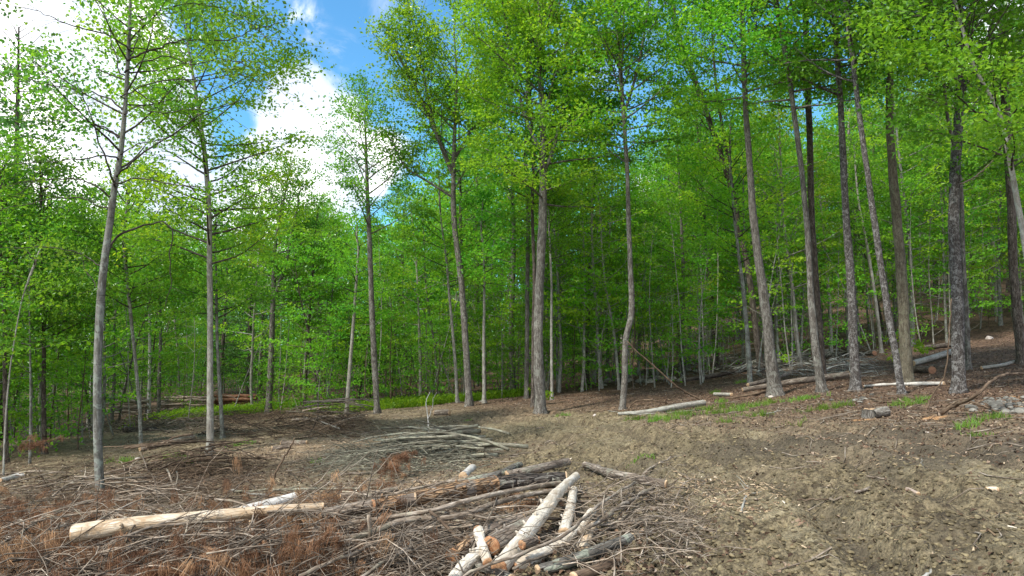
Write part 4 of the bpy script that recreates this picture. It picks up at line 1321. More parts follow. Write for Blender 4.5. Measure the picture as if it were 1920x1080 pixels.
log(15, 'white_log', 'white log with torn bark at the bottom left of the heap', [(845, 1092, .05), (872, 1060, .09), (900, 1038, .10)], .09, .10, 'wood_white', 'end_tan', knots=4, rag=.07, lump=.12)
log(16, 'dark_log', 'dark grey short log under the white stub at the bottom', [(880, 1056, .06), (920, 1070, .05), (960, 1085, .04)], .08, .07, 'log_dark', 'end_tan')
log(17, 'lichen_log', 'grey green log with lichen patches slanting at the bottom right of the heap', [(1008, 1072, .05), (1060, 1055, .07), (1120, 1033, .08), (1185, 1008, .08)], .09, .075, 'log_mossy', 'end_tan', knots=3, lump=.08)
log(18, 'fallen_log', 'weathered grey trunk with a splintered white end, pointing to the mud track', [(1098, 872, .10), (1150, 888, .10), (1200, 900, .07), (1250, 908, .03)], .10, .09, 'log_grey', 'end_tan', lump=.18, rag=.08)
log(19, 'bark_log', 'rough brown log at the back of the heap, its right end over the scaly log', [(950, 892, .10), (1000, 880, .12), (1066, 866, .10)], .12, .10, 'log_grey', 'end_tan', lump=.12, knots=5)
log(20, 'birch_piece', 'short pale birch piece at the near end of the pole pile', [(868, 893, .03), (886, 877, .05)], .12, .11, 'bark_birch', 'end_tan')
log(21, 'split_log', 'short splintered pale log right of the white logs', [(1096, 1036, .03), (1104, 1005, .06), (1112, 985, .08)], .085, .07, 'wood_bare', 'end_tan', lump=.2, rag=.1)
log(22, 'bark_piece', 'curled grey bark piece resting against the thickest white log', [(978, 1022, .20), (1008, 1012, .20)], .07, .06, 'log_grey', 'end_orange', lump=.2)
log(23, 'brown_log', 'half buried brown log at the very bottom right of the heap', [(1075, 1084, .03), (1120, 1068, .03), (1165, 1050, .03)], .08, .07, 'stick_brown', 'end_tan', lump=.15)
log(24, 'grey_log', 'short mauve grey log on the bare bank', [(510, 841, .04), (546, 837, .04)], .11, .10, 'log_grey', 'end_tan')
log(25, 'grey_log', 'short brownish log just behind the mauve one on the bank', [(528, 831, .04), (576, 829, .04)], .11, .09, 'log_grey', 'end_tan')
log(26, 'grey_log', 'single grey log on the mud in front of the grassy edge', [(815, 774, .08), (843, 773, .08)], .18, .17, 'log_grey', 'end_tan')
log(27, 'pale_log', 'long pale log lying on the slope left of the bank tree', [(262, 842, .05), (310, 832, .07), (362, 819, .06)], .11, .14, 'wood_tan', 'end_tan')
log(28, 'grey_log', 'thin grey log touching the bank tree from behind', [(380, 812, .06), (425, 804, .06)], .10, .10, 'log_grey', None)
log(29, 'pale_log', 'broken whitish log at the left border', [(0, 901, .04), (30, 893, .06), (48, 889, .08)], .09, .11, 'bark_birch', 'end_tan', rag=.05)
log(30, 'grey_log', 'grey log rising to the left out of the thicket', [(108, 822, .05), (135, 812, .2), (168, 802, .3)], .12, .10, 'log_grey', 'end_tan')
log(31, 'fallen_log', 'bleached log with bare twigs at the foot of the crooked tree', [(1160, 776, .03), (1215, 772, .08), (1265, 763, .12), (1322, 755, .14)], .08, .15, 'bark_pale', 'end_tan', knots=3, rag=.05)
log(32, 'fallen_log', 'long grey log running behind the stout leaning tree', [(1392, 731, .08), (1450, 722, .1), (1500, 714, .12), (1590, 702, .14)], .12, .19, 'log_grey', 'end_tan', knots=3)
log(33, 'fallen_log', 'second grey log, higher up and half behind the stout leaning tree', [(1402, 722, .1), (1440, 712, .14), (1480, 700, .14)], .11, .13, 'log_grey', 'end_tan')
log(34, 'fallen_log', 'thick pale grey log resting behind the speckled trunk', [(1712, 681, .10), (1750, 670, .15), (1800, 654, .18)], .17, .18, 'bark_pale', 'end_tan')
log(35, 'fallen_log', 'brown log lying highest on the slope above the pale one', [(1733, 652, .14), (1790, 646, .14)], .2, .2, 'bark_brown', 'end_dark')
log(36, 'sawn_log', 'short dark log with a rusty sawn end under the pale grey log', [(1748, 694, .10), (1716, 692, .10)], .19, .19, 'bark_brown', 'end_dark')
log(37, 'birch_log', 'thin white birch log lying across the foot of the slope', [(1620, 724, .04), (1660, 721, .05), (1700, 720, .05), (1770, 719, .05)], .05, .09, 'bark_birch', 'end_tan', rag=.12)
log(38, 'fallen_log', 'long brown log at the back edge between crooked and leaning trees', [(1280, 713, .08), (1340, 704, .1), (1420, 688, .12), (1500, 680, .12)], .16, .2, 'bark_brown', None)
log(39, 'fallen_log', 'grey log bordering the wood beside the pale rubble', [(1128, 717, .08), (1160, 713, .1), (1192, 706, .1)], .14, .12, 'log_grey', None)
log(40, 'fallen_log', 'short grey log with a curled dark branch on the slope', [(1340, 739, .06), (1372, 740, .06)], .1, .1, 'bark_pale', 'end_tan')
log(51, 'fallen_log', 'thin grey log high on the slope between the speckled and border trunks', [(1840, 690, .05), (1880, 684, .06), (1910, 676, .06)], .09, .08, 'bark_pale', 'end_tan')
log(52, 'fallen_log', 'brown log at the back of the slope behind the splayed root trunk', [(1500, 672, .1), (1570, 664, .12), (1640, 662, .12)], .18, .2, 'bark_brown', 'end_dark')
log(53, 'fallen_log', 'pale thin log at the back of the slope behind the strip barked pair', [(1440, 680, .1), (1490, 668, .14), (1560, 655, .12)], .10, .12, 'bark_pale', 'end_tan')
log(54, 'fallen_log', 'dark rotten log on the slope right of the bleached one', [(1360, 748, .02), (1420, 738, .04), (1450, 728, .05)], .07, .08, 'stick_brown', None, rag=.1)
log(41, 'wood_piece', 'smooth pale wood piece on the mud near the right border', [(1850, 920, .02), (1870, 919, .02)], .07, .06, 'wood_bare', 'end_tan', knots=0)
log(42, 'wood_piece', 'half sunk brown wood piece in the mud, left of the deep rut', [(1702, 918, .01), (1722, 926, .01)], .05, .04, 'wood_tan', 'end_tan')
log(44, 'bark_slab', 'fallen stump slab leaning against the cut grey stump', [(1638, 776, .06), (1664, 770, .08)], .14, .16, 'bark_maple', None, lump=.15)
log(45, 'bark_log', 'mottled log behind the torn bark log, left part of the back row', [(860, 905, .12), (930, 890, .14), (975, 872, .12)], .07, .09, 'log_mossy', 'end_tan', lump=.15)
log(46, 'fallen_log', 'mossy half sunk log behind the brown bank of twigs', [(640, 930, .06), (700, 925, .08), (745, 917, .08)], .07, .07, 'stick_grey', 'end_tan')

def stump(px, py, r, h, label):
    rng = np.random.default_rng(43)
    p = pt((px, py))
    z = float(G(p[0], p[1]))
    root = empty('stump', (p[0], p[1], z))
    tag(root, label, 'stump')
    org = np.array([p[0], p[1], z])
    mb = MB()
    zs = np.linspace(-.1, h, 6)
    tube(mb, np.stack([p[0] + zs * .1, p[1] + zs * 0, z + zs], 1), r * np.array([1.25, 1.15, 1.0, .95, .92, .9]), 18, rng, .12)
    mb.build('bark', M['bark_maple'], root, org)
    cb = MB()
    a = np.arange(18) * 2 * PI / 18
    zt = z + h - .015 + rng.uniform(-.02, .03, 18)
    V = np.vstack([np.stack([p[0] + h * .1 + np.cos(a) * r * .93, p[1] + np.sin(a) * r * .93, zt], 1), [[p[0] + h * .1, p[1], z + h + .005]]])
    cb.add(V, None, [(k, (k + 1) % 18, 18) for k in range(18)], V - V[-1])
    cb.build('cut_end', M['end_tan'], root, org)


stump(1630, 782, .13, .13, 'cut grey stump with splintered rim beside orange sawdust')

# the far log stacks in the gap of the wood
rg = np.random.default_rng(505)


def stack(px0, px1, py, Y, rows, d, mat, end, label, group):
    x0, x1 = (px0 - 960) / F * Y, (px1 - 960) / F * Y
    L = x1 - x0
    zb = CAM[2] + (630 - py) / F * Y
    for r in range(rows):
        for k in range(2):
            zz_ = zb + d * (r * .9 + .5)
            yy_ = Y + k * d * 1.02 + (r % 2) * d * .5
            a = rg.uniform(-.3, .3)
            mb = MB()
            xs = np.linspace(x0 + a, x1 + a, 8)
            P = np.stack([xs, yy_ + rg.normal(0, .02, 8), zz_ + rg.normal(0, .02, 8)], 1)
            tube(mb, P, np.linspace(d / 2, d / 2 * .85, 8) * rg.uniform(.85, 1.08), 10, rg, .06, cap=True)
            o = mb.build('stacked_log', M[mat], origin=P[0])
            tag(o, label, 'log', group)


stack(405, 474, 763, 33.5, 4, .17, 'wood_red', 'end_dark', 'rusty orange log in the stack right of the pale bank tree', 'logs of the rusty stack')
stack(306, 398, 768, 33, 6, .12, 'wood_tan', 'end_tan', 'tan log in the low stack left of the pale bank tree', 'logs of the low tan stack')
stack(205, 272, 774, 31, 6, .14, 'wood_tan', 'end_tan', 'weathered log in the stack beside the birch stems', 'logs of the weathered stack')
stack(232, 292, 822, 24, 2, .22, 'log_dark', 'end_dark', 'dark log in the small heap on the slope behind the near tree', 'logs of the small dark heap')

# ------------------------------------------------------------------ sticks and branches one can point at
ST = 'sticks lying on the brush'


def stick(seed, label, path, d0, d1, mat='stick_grey', twigs=0, cat='branch', name='fallen_branch', group=None, upright=False, tl=.25, Y=None):
    rng = np.random.default_rng(seed)
    if upright or Y:
        Yb = Y or pt(path[0])[1]
        P = [at_depth(a[0], a[1], Yb + (a[2] if len(a) > 2 else 0)) for a in path]
    else:
        P = [pt(a) for a in path]
    pts = catmull(P, 5)
    pts[1:-1] += rng.normal(0, .006, (len(pts) - 2, 3))
    R = np.linspace(d0 / 2, d1 / 2, len(pts))
    mb = MB()
    tube(mb, pts, R, 8, rng, .1, cap=True)
    for i in range(twigs):
        u = rng.uniform(.15, .95)
        j = int(u * (len(pts) - 1))
        T = unit(pts[min(j + 1, len(pts) - 1)] - pts[max(j - 1, 0)])
        az = math.atan2(T[0], T[1]) + rng.choice([-1, 1]) * rng.uniform(.3, .9)
        p2 = limb_path(rng, pts[j], az, rng.uniform(-.05, .5), tl * rng.uniform(.5, 1.6), -.2, 4, .12)
        p2[:, 2] = np.maximum(p2[:, 2], GZ(p2[:, 0], p2[:, 1]) + .01)
        tube(mb, p2, np.linspace(R[j] * .6, .0015, 5), 5)
    o = mb.build(name, M[mat], origin=P[0])
    return tag(o, label, cat, group)


stick(201, 'bare dark stick standing upright in the bank beside the short mauve log', [(503, 930), (512, 900), (527, 868), (540, 845), (553, 820)], .042, .018, 'stick_brown', 3, upright=True)
stick(202, 'thin forked whitish sapling standing dead in the pole pile', [(806, 836), (803, 800), (801, 770), (799, 752), (806, 735)], .030, .010, 'bark_birch', 0, upright=True, cat='dead sapling')
stick(203, 'small pale prong of the dead sapling leaning to the side', [(802, 788), (809, 768), (813, 748), (819, 735)], .016, .006, 'bark_birch', 0, Y=pt((806, 836))[1], cat='dead sapling')
stick(204, 'long arching reddish branch over the needle brush at bottom left', [(0, 1022, .12), (60, 985, .22), (110, 955, .28), (160, 943, .30), (240, 938, .28), (290, 955, .16), (330, 970, .06)], .030, .018, 'stick_grey', 8, tl=.5)
stick(205, 'second branch curving below the arching reddish one', [(0, 1060, .10), (80, 1000, .18), (150, 975, .2), (190, 960, .16)], .02, .01, 'stick_grey', 5, tl=.4)
stick(206, 'long thin stick across the lower brush in front of the cream log', [(210, 1006, .16), (330, 1006, .2), (420, 998, .22), (520, 1004, .2), (640, 990, .18)], .022, .012, 'stick_grey', 5)
stick(207, 'long slanting stick crossing the brush toward the frayed log', [(560, 1082, .14), (640, 1045, .2), (720, 1015, .22), (800, 985, .22), (820, 975, .2)], .030, .02, 'stick_grey', 4)
stick(208, 'slanting stick ending at the bottom edge beside the frayed log', [(660, 1092, .12), (720, 1055, .18), (775, 1020, .2), (815, 1000, .2)], .032, .02, 'stick_grey', 3)
stick(209, 'short upright broken stick in the middle of the brush', [(692, 1065), (695, 1020), (691, 965)], .032, .028, 'stick_grey', 0, Y=5.6)
stick(210, 'short reddish stick slanting down beside the torn bark log', [(805, 958, .30), (835, 985, .24), (870, 1018, .12)], .028, .03, 'stick_brown', 2)
stick(211, 'long thin branch crossing over the white logs', [(820, 1096, .10), (900, 1066, .16), (1000, 1030, .20), (1080, 988, .24), (1130, 940, .24), (1190, 905, .14)], .022, .03, 'stick_grey', 3)
stick(212, 'forked grey branch right of the white logs', [(1085, 1000, .12), (1140, 965, .16), (1185, 935, .14), (1225, 915, .06)], .035, .045, 'stick_grey', 5, tl=.4)
stick(213, 'thin bare branch fanning out over the soil at the right of the heap', [(1120, 985, .1), (1180, 975, .14), (1240, 968, .12), (1300, 985, .04)], .02, .008, 'stick_grey', 8, tl=.4)
stick(214, 'pale forked branch on the mud behind the heap', [(1205, 890, .02), (1228, 872, .05), (1250, 862, .06), (1268, 855, .05)], .035, .012, 'stick_grey', 3)
stick(215, 'curved pale stick lying alone in the middle of the mud', [(1555, 936, .01), (1575, 934, .02), (1600, 926, .03), (1630, 915, .03)], .020, .034, 'stick_grey', 0)
stick(216, 'thin dark stick sunk in the mud left of the curved pale one', [(1495, 938, .01), (1530, 936, .01), (1556, 935, .01)], .016, .012, 'stick_brown', 2)
stick(217, 'small forked bleached twig on the mud', [(1390, 960, .01), (1398, 935, .03), (1410, 905, .03)], .024, .014, 'bark_pale', 3, tl=.15)
stick(218, 'bleached stick poking in at the bottom edge of the mud', [(1730, 1085, .02), (1752, 1065, .04)], .03, .02, 'bark_pale', 0)
stick(219, 'short pale stick in the soil below the dark damp band', [(1622, 893, .01), (1658, 898, .02)], .02, .02, 'stick_grey', 0)
stick(220, 'pale twig standing up from the mud near the damp band', [(1734, 884), (1729, 872), (1727, 860)], .02, .01, 'bark_pale', 1, upright=True, tl=.1)
stick(221, 'long thin dead pole leaning from the crooked tree down to the bleached log', [(1324, 755), (1270, 725), (1230, 690), (1190, 655), (1176, 640)], .05, .03, 'stick_brown', 5, upright=True, tl=.5)
stick(222, 'arched brown branch behind the bleached log', [(1176, 772, .02), (1188, 755, .2), (1215, 750, .26), (1252, 756, .12)], .05, .03, 'stick_brown', 3)
stick(223, 'thin bare stick along the near side of the bleached log', [(1140, 770, .06), (1200, 776, .06), (1310, 768, .04)], .022, .014, 'bark_pale', 2)
stick(224, 'large dark arching branch over the rock heap', [(1765, 775, .04), (1790, 760, .16), (1830, 742, .34), (1862, 712, .5), (1890, 702, .5), (1935, 700, .4)], .06, .035, 'stick_brown', 4, tl=.4)
stick(225, 'dark branch lying under the arching one across the rocks', [(1768, 772, .04), (1800, 752, .2), (1830, 756, .16), (1872, 773, .05)], .045, .03, 'stick_brown', 3)
stick(226, 'thin brown vine stem rising in front of the speckled trunk', [(1738, 765), (1752, 735), (1772, 700), (1778, 650), (1782, 600), (1784, 560)], .03, .018, 'stick_brown', 0, Y=12.2)
stick(227, 'thin curved branch reaching from the speckled trunk', [(1800, 345), (1830, 330), (1862, 300), (1880, 270), (1915, 240)], .03, .014, 'stick_grey', 3, Y=12.7)
stick(228, 'straight thin stick on the soil left of the stump', [(1500, 790, .02), (1550, 784, .03), (1620, 768, .03)], .025, .015, 'stick_grey', 2)
stick(229, 'pale stick on the soil near the bright grass', [(1420, 778, .02), (1445, 774, .03), (1465, 770, .03)], .03, .02, 'bark_pale', 1)
stick(230, 'grey stick above the stones and behind the stump', [(1634, 748, .02), (1680, 755, .03), (1740, 748, .03)], .04, .025, 'stick_brown', 3)
stick(231, 'dark forked stick on the bank left of the near tree', [(40, 915, .02), (85, 905, .08), (128, 892, .12)], .04, .03, 'stick_brown', 4)
stick(232, 'dark stick standing up from the twigs left of the near tree', [(85, 908), (78, 892), (72, 878)], .03, .015, 'stick_brown', 1, upright=True)
stick(233, 'curved thin stem standing among the twigs behind the cream log', [(296, 945), (290, 905), (275, 875), (262, 845)], .02, .01, 'stick_grey', 2, upright=True)
stick(234, 'long thin pale stick on the chips behind the cream log', [(430, 918, .03), (470, 925, .03), (500, 927, .03)], .03, .024, 'bark_pale', 1)
stick(235, 'dark arched twig over the soil near the upright dark stick', [(540, 885, .02), (570, 893, .2), (590, 908, .16), (600, 920, .05)], .018, .012, 'stick_brown', 3)
stick(236, 'thin pole lying on the soil above the rusty needle patch', [(440, 922, .05), (520, 918, .06), (620, 917, .06), (740, 914, .06)], .03, .04, 'stick_green', 4)
stick(237, 'bleached pole slanting over the dark twig bank', [(570, 783, .12), (605, 792, .2), (640, 806, .12)], .05, .04, 'bark_pale', 2)
stick(238, 'pale leaning dead stem behind the twig bank', [(563, 778), (556, 760), (549, 740)], .03, .012, 'bark_pale', 1, upright=True)
stick(239, 'forked brown branch on the near side of the twig heap', [(395, 855, .1), (420, 852, .16), (450, 848, .1)], .035, .015, 'stick_brown', 3)
stick(240, 'long straight stick behind the torn bark log', [(700, 935, .12), (760, 920, .2), (850, 902, .24), (950, 898, .2)], .026, .03, 'stick_grey', 3)
print('logs', round(time.time() - T0, 1))


# ------------------------------------------------------------------ heaps
def heap_sticks(seed, cnt, pxr, pyr, Lr, dr, az0, az_s, hr, mat, label, group, side=2, curve=.3, bend=.3, name='heap_stick'):
    rg = np.random.default_rng(seed)
    for i in range(cnt):
        p = pt((rg.uniform(*pxr), rg.uniform(*pyr)))
        L = rg.uniform(*Lr)
        az = az0 + rg.normal(0, az_s)
        h = rg.uniform(*hr)
        k = 6
        c = np.array([p[0], p[1], 0])
        t = np.linspace(-.5, .5, k + 1)
        cv = rg.normal(0, curve) * L
        d = np.array([math.sin(az), math.cos(az)])
        nn = np.array([d[1], -d[0]])
        xy = c[:2] + t[:, None] * L * d + ((t ** 2 - .1) * cv)[:, None] * nn
        z = GZ(xy[:, 0], xy[:, 1]) * .5 + float(G(p[0], p[1])) * .5 + h + bend * L * (.08 - t ** 2) * rg.uniform(0, 1)
        z = z + t * L * rg.normal(0, .13)
        z = np.maximum(z, GZ(xy[:, 0], xy[:, 1]) + .008)
        P = np.column_stack([xy, z])
        d0 = rg.uniform(*dr)
        mb = MB()
        tn = rg.uniform(.1, .95)
        tube(mb, P, np.linspace(d0 / 2, d0 / 6, k + 1), 7, rg, .08, cap=True, tint=tn)
        for s in range(side):
            j = rg.integers(2, k)
            p2 = limb_path(rg, P[j], az + rg.choice([-1, 1]) * rg.uniform(.3, .8), rg.uniform(-.15, .3), L * rg.uniform(.15, .4), -.2, 4, .1)
            p2[:, 2] = np.maximum(p2[:, 2], GZ(p2[:, 0], p2[:, 1]) + .006)
            tube(mb, p2, np.linspace(d0 / 4.5, .0015, 5), 4, tint=tn)
        o = mb.build(name, M[mat], origin=P[0])
        tag(o, label, 'stick', group)


heap_sticks(601, 34, (755, 890), (842, 870), (1.0, 2.2), (.028, .085), -PI / 2 - .05, .30, (.03, .45), 'stick_green', 'grey green pole in the low pile between mud and rusty brush', 'poles of the low green grey pile', side=1)
heap_sticks(602, 56, (630, 790), (846, 890), (.8, 1.8), (.010, .022), -PI / 2 - .35, .42, (.02, .16), 'stick_green', 'thin switch fanning out at the left of the pole pile', 'switches fanning from the pole pile', side=3)
heap_sticks(603, 26, (575, 660), (785, 806), (.7, 1.9), (.025, .07), PI / 2 + .2, .8, (.05, .6), 'stick_grey', 'grey branch in the dark bank of twigs before the grassy edge', 'branches of the twig bank', side=4)
heap_sticks(604, 36, (285, 460), (868, 905), (.7, 1.9), (.015, .05), PI / 2 - .2, .85, (.04, .5), 'stick_brown', 'brown branch in the heap behind the near tree', 'branches of the brown heap', side=4)
heap_sticks(605, 40, (10, 330), (890, 945), (.7, 1.9), (.010, .035), PI / 2 - .15, 1.1, (.02, .26), 'stick_grey', 'grey branch on the slope around the near tree', 'branches around the near tree', side=4)
heap_sticks(606, 40, (600, 1080), (925, 1060), (.6, 1.6), (.010, .030), PI / 2 - .5, .8, (.02, .16), 'stick_grey', 'grey stick in the tangle under the torn bark log', 'sticks of the tangle', side=3)
heap_sticks(607, 26, (1060, 1290), (930, 1030), (.6, 1.4), (.010, .022), PI / 2 - .5, .5, (.01, .10), 'stick_grey', 'thin bare stick fanning over the soil beside the white logs', 'thin sticks beside the white logs', side=4)
heap_sticks(608, 26, (0, 600), (975, 1075), (.6, 1.6), (.008, .028), PI / 2 - .3, 1.0, (.08, .32), 'stick_grey', 'reddish grey branch tangled in the rusty needles', 'branches in the rusty needles', side=4)


def twig_mass(seed, cnt, pxr, pyr, Lr, r, hr, mat, name, label, az0=PI / 2, azs=.9, side=3, dens=None):
    rg = np.random.default_rng(seed)
    mb = MB()
    ends = []
    for i in range(cnt):
        p = pt((rg.uniform(*pxr), rg.uniform(*pyr)))
        L = rg.uniform(*Lr)
        az = az0 + rg.normal(0, azs)
        h = rg.uniform(*hr)
        P = limb_path(rg, (p[0] - math.sin(az) * L / 2, p[1] - math.cos(az) * L / 2, 0), az, rg.uniform(-.1, .5), L, -.7, 5, .22)
        P[:, 2] += float(G(p[0], p[1])) + h * .6
        P[:, 2] = np.maximum(P[:, 2], GZ(P[:, 0], P[:, 1]) + .006)
        tn = rg.random() ** 1.2
        tube(mb, P, np.linspace(r * rg.uniform(.5, 1.8), .0018, 6), 4, tint=tn)
        ends.append(P[3])
        for s in range(side):
            j = rg.integers(1, 5)
            p2 = limb_path(rg, P[j], az + rg.choice([-1, 1]) * rg.uniform(.3, 1.0), rg.uniform(-.5, .5), L * rg.uniform(.2, .5), -.4, 3, .15)
            p2[:, 2] = np.maximum(p2[:, 2], GZ(p2[:, 0], p2[:, 1]) + .006)
            tube(mb, p2, np.linspace(r * .5, .0014, 4), 3, tint=tn)
            ends.append(p2[2])
    tag(mb.build(name, M[mat]), label, 'brush', None, 'stuff')
    return np.array(ends)


e1 = twig_mass(701, 800, (-60, 860), (955, 1110), (.5, 1.3), .005, (0, .32), 'stick_grey', 'brush_twigs', 'tangle of fine twigs under the cream log and rusty needles', side=3)
twig_mass(702, 420, (650, 1330), (905, 1075), (.3, .9), .0042, (0, .16), 'stick_grey', 'fine_twigs', 'fine bare twigs matted around the white logs')
twig_mass(703, 420, (0, 500), (868, 950), (.4, 1.2), .005, (0, .16), 'stick_brown', 'slope_twigs', 'dark fine twigs matted on the slope around the near tree')
twig_mass(704, 420, (420, 690), (778, 822), (.6, 1.6), .008, (0, .45), 'stick_brown', 'bank_twigs', 'brown fine twigs matted on the bank before the grassy edge')


twig_mass(707, 260, (610, 860), (842, 890), (.4, 1.3), .006, (0, .28), 'stick_green', 'pile_twigs', 'grey green twigs tangled in the pole pile', az0=-PI / 2 - .2, azs=.5)


def needle_tufts(mb, rg, C, per, ln, wd, down=.9):
    k = len(C)
    C = np.asarray(C)
    idx = np.repeat(np.arange(k), per)
    N = len(idx)
    mainv = unit(rg.normal(0, .38, (k, 3)) + [0, 0, -down])
    d = unit(mainv[idx] + rg.normal(0, .19, (N, 3)))
    c = C[idx] + rg.normal(0, .022, (N, 3))
    L = (ln * (.5 + .8 * rg.random(N)))[:, None]
    s = unit(np.cross(d, rg.normal(0, 1, (N, 3)))) * wd / 2
    V = np.stack([c - s, c + s, c + d * L], 1).reshape(-1, 3)
    t = np.clip(.75 * np.clip(vnoise(C[:, 0] * 2.2, C[:, 1] * 2.2, 5) * 1.4 - .2 + rg.normal(0, .15, k), 0, 1)[idx] + .25 * rg.random(N), 0, 1)
    mb.add(V, None, np.arange(N)[:, None] * 3 + [0, 1, 2], None, np.repeat(t, 3))


rg = np.random.default_rng(808)
mb = MB()
sel = e1[rg.random(len(e1)) < .2]
u_ = sel[:, 0] / sel[:, 1] * F + 960
sel = sel[rg.random(len(sel)) < np.interp(u_, [0, 500, 700, 860], [1, .75, .4, .15])]
sel = sel + [0, 0, .05]
needle_tufts(mb, rg, sel, 40, .13, .0045)
extra = []
for (px, py, rx, ry, k, h) in ((60, 975, 70, 30, 60, .25), (30, 950, 40, 18, 30, .2), (160, 955, 60, 14, 22, .22), (200, 948, 45, 8, 14, .25), (500, 985, 60, 20, 30, .15), (590, 935, 55, 12, 46, .1), (690, 930, 50, 12, 24, .1), (540, 960, 20, 12, 12, .24), (490, 965, 12, 12, 8, .22),
                                (975, 940, 30, 14, 14, .1), (1000, 930, 40, 14, 16, .1), (300, 1040, 200, 25, 50, .2), (560, 1010, 60, 25, 26, .2), (640, 1000, 40, 20, 16, .15)):
    for i in range(max(2, k // 5)):
        c_ = pt((px + rg.normal(0, rx / 1.6), py + rg.normal(0, ry / 1.6), h * rg.uniform(.5, 1.25)))
        L_ = rg.uniform(.35, .9)
        az_ = PI / 2 + rg.normal(0, .6) + (PI if rg.random() < .35 else 0)
        b_ = limb_path(rg, c_ - np.array([math.sin(az_), math.cos(az_), .1]) * L_ / 2, az_, rg.uniform(0, .5), L_, -.9, 7, .08)
        b_[:, 2] = np.maximum(b_[:, 2], GZ(b_[:, 0], b_[:, 1]) + .03)
        tube(mb, b_, np.linspace(.006, .002, 8), 4, mat=1, tint=rg.random())
        for q_ in range(1, 8):
            for s_ in (0, 1):
                e_ = b_[q_] + rg.normal(0, .05, 3) * [1, 1, .4]
                tube(mb, np.array([b_[q_], (b_[q_] + e_) / 2 + [0, 0, .01], e_]), (.003, .002, .0015), 3, mat=1, tint=.4)
                extra.append(e_)
needle_tufts(mb, rg, np.array(extra), 34, .13, .0048)
tag(mb.build('dead_needles', [M['needles'], M['stick_grey']], smooth=False), 'rusty brown dead conifer needles hanging on the foreground brush', 'dead needles', None, 'stuff')
# small rust red sprays on the pole pile and by the thicket
for (px, py, k, h, lab) in ((748, 858, 26, .3, 'rust red dead spray hanging on the pole pile'), (735, 878, 22, .22, 'lower rust red dead spray at the near side of the pole pile'), (65, 835, 26, .8, 'rusty dead leaf spray in front of the left thicket')):
    mb = MB()
    c = pt((px, py, h))
    C = c + rg.normal(0, 1, (k, 3)) * [.14, .10, .05]
    for q_ in C:
        tube(mb, np.array([c - [0, 0, .02], (c + q_) / 2 + [0, 0, .02], q_]), (.005, .003, .002), 3)
    needle_tufts(mb, rg, C, 40, .08, .006, .4)
    tag(mb.build('dead_spray', M['needles'], origin=c, smooth=False), lab, 'dead foliage')

# pale slash lying at the back of the slope
twig_mass(705, 260, (1290, 1640), (668, 706), (.6, 2.0), .014, (0, .35), 'bark_pale', 'slash_twigs', 'pale cut tops and twigs lying at the back of the litter slope')
twig_mass(706, 200, (180, 420), (772, 812), (.6, 2.0), .014, (0, .3), 'stick_grey', 'slope_slash', 'grey cut tops lying on the slope below the log stacks')
for k_, (px, py, n_, lab) in enumerate(((1702, 700, 9, 'small yellow green maple sprout in front of the olive brown trunk'), (1480, 690, 5, 'low leafy maple sprout behind the strip barked trunk'), (1010, 760, 4, 'low leafy sprout between the close trio and the mud'))):
    rs = np.random.default_rng(60 + k_)
    p = pt((px, py))
    root = empty('maple_sprout', p)
    tag(root, lab, 'sapling')
    tr, tw, cl = MB(), MB(), []
    hgt = 1.0 if k_ == 0 else .5
    stem = limb_path(rs, p - [0, 0, .03], 1.4, 1.35, hgt, 0, 5, .06)
    tube(tr, stem, np.linspace(.012, .005, 6), 5)
    for q_ in range(n_):
        b_ = limb_path(rs, stem[3 + q_ % 3], rs.random() * 6.3, rs.uniform(-.1, .5), hgt * rs.uniform(.4, .8), -.3, 3, .1)
        tube(tr, b_, (.005, .004, .003, .002), 4)
        cl += [b_[2], b_[3], b_[3]]
    tr.build('trunk', M['stick_grey'], root, p)
    C_ = np.array(cl)
    leaves(tw, rs, C_, 8, (.10, .10, .04), .10, mat=0, ctint=rs.uniform(.6, 1, len(C_)))
    tw.build('crown', [M['leaf_bright']], root, p, smooth=False)

# ------------------------------------------------------------------ rocks
rg = np.random.default_rng(909)


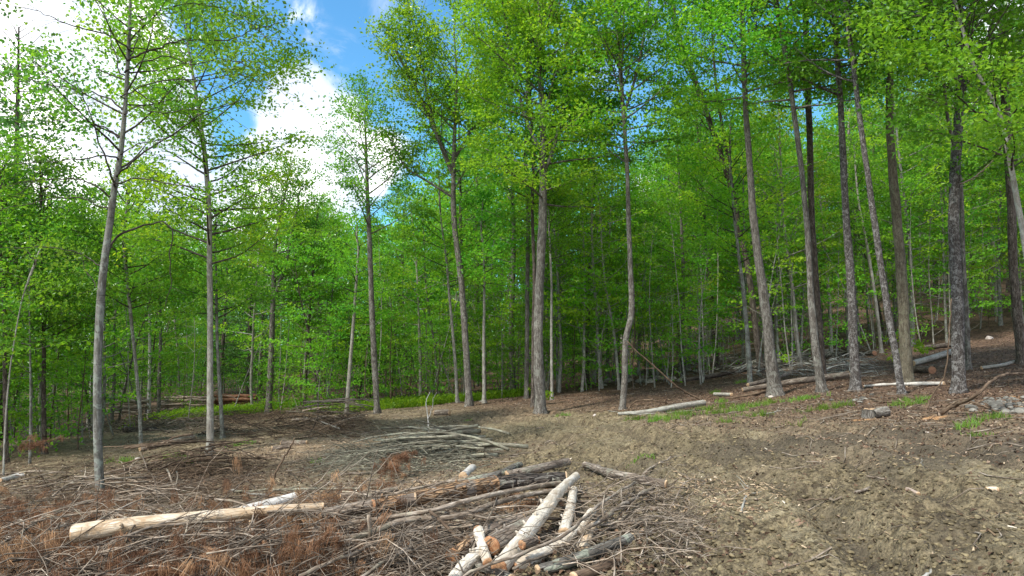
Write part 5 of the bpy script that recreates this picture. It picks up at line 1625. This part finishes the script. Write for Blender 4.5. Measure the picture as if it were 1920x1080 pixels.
def rock_obj(px, py, size, mat, label, group, tint):
    p = pt((px, py))
    import bmesh
    bm = bmesh.new()
    bmesh.ops.create_icosphere(bm, subdivisions=2, radius=1)
    sx, sy, sz = size * rg.uniform(.8, 1.4), size * rg.uniform(.7, 1.1), size * rg.uniform(.45, .8)
    pl = [unit(rg.normal(0, 1, 3)) for _ in range(7)]
    for v in bm.verts:
        c = np.array(v.co)
        for q_ in pl:
            dd = c.dot(q_) - .72
            if dd > 0:
                c = c - q_ * dd * .9
        v.co = c * [sx, sy, sz]
    V = np.array([v.co[:] for v in bm.verts])
    t = np.array([[v.index for v in f.verts] for f in bm.faces])
    bm.free()
    a = rg.random() * 6
    V[:, :2] = V[:, :2] @ np.array([[math.cos(a), -math.sin(a)], [math.sin(a), math.cos(a)]])
    mb = MB()
    mb.add(V, None, t, None, tint)
    o = mb.build('rock', M[mat], smooth=False)
    o.location = (p[0], p[1], float(GZ(p[0], p[1])) + sz * .08)
    tag(o, label, 'rock', group)


for i in range(80):
    rock_obj(rg.normal(1885, 32), rg.uniform(747, 776), rg.uniform(.03, .085), 'rock', 'grey stone in the rock heap under the dark arching branch', 'stones of the rock heap', rg.random())
for i in range(24):
    rock_obj(rg.normal(1610, 20), rg.uniform(743, 757), rg.uniform(.03, .07), 'rock', 'small grey stone in the patch uphill of the stump', 'stones above the stump', rg.random())
for i in range(34):
    px = rg.uniform(1120, 1300)
    rock_obj(px, np.interp(px, [1120, 1300], [718, 706]) + rg.normal(0, 3), rg.uniform(.10, .22), 'rockpale', 'pale stone in the old wall at the back edge of the slope', 'stones of the old wall', rg.random())
for i in range(9):
    px = rg.uniform(880, 1120)
    rock_obj(rg.uniform(800, 960), rg.uniform(744, 756), rg.uniform(.08, .16), 'rockpale', 'pale stone half hidden in the green edge behind the mud', 'stones in the green edge', rg.random())
rock_obj(1856, 636, .2, 'rockpale', 'pinkish white stone alone high on the litter slope', None, .95)
rock_obj(1115, 783, .06, 'rockpale', 'small pinkish stone on the mud left of the bleached log', None, 1.0)
rock_obj(258, 860, .07, 'rockpale', 'whitish stone on the slope between near tree and twig heap', None, .95)
rock_obj(1446, 746, .09, 'rockpale', 'flat pale stone at the foot of the stout leaning tree', None, .9)
rock_obj(1738, 815, .045, 'rockpale', 'pale stone on the soil below the orange sawdust', None, .8)
print('done', round(time.time() - T0, 1), 'objects', len(bpy.data.objects))
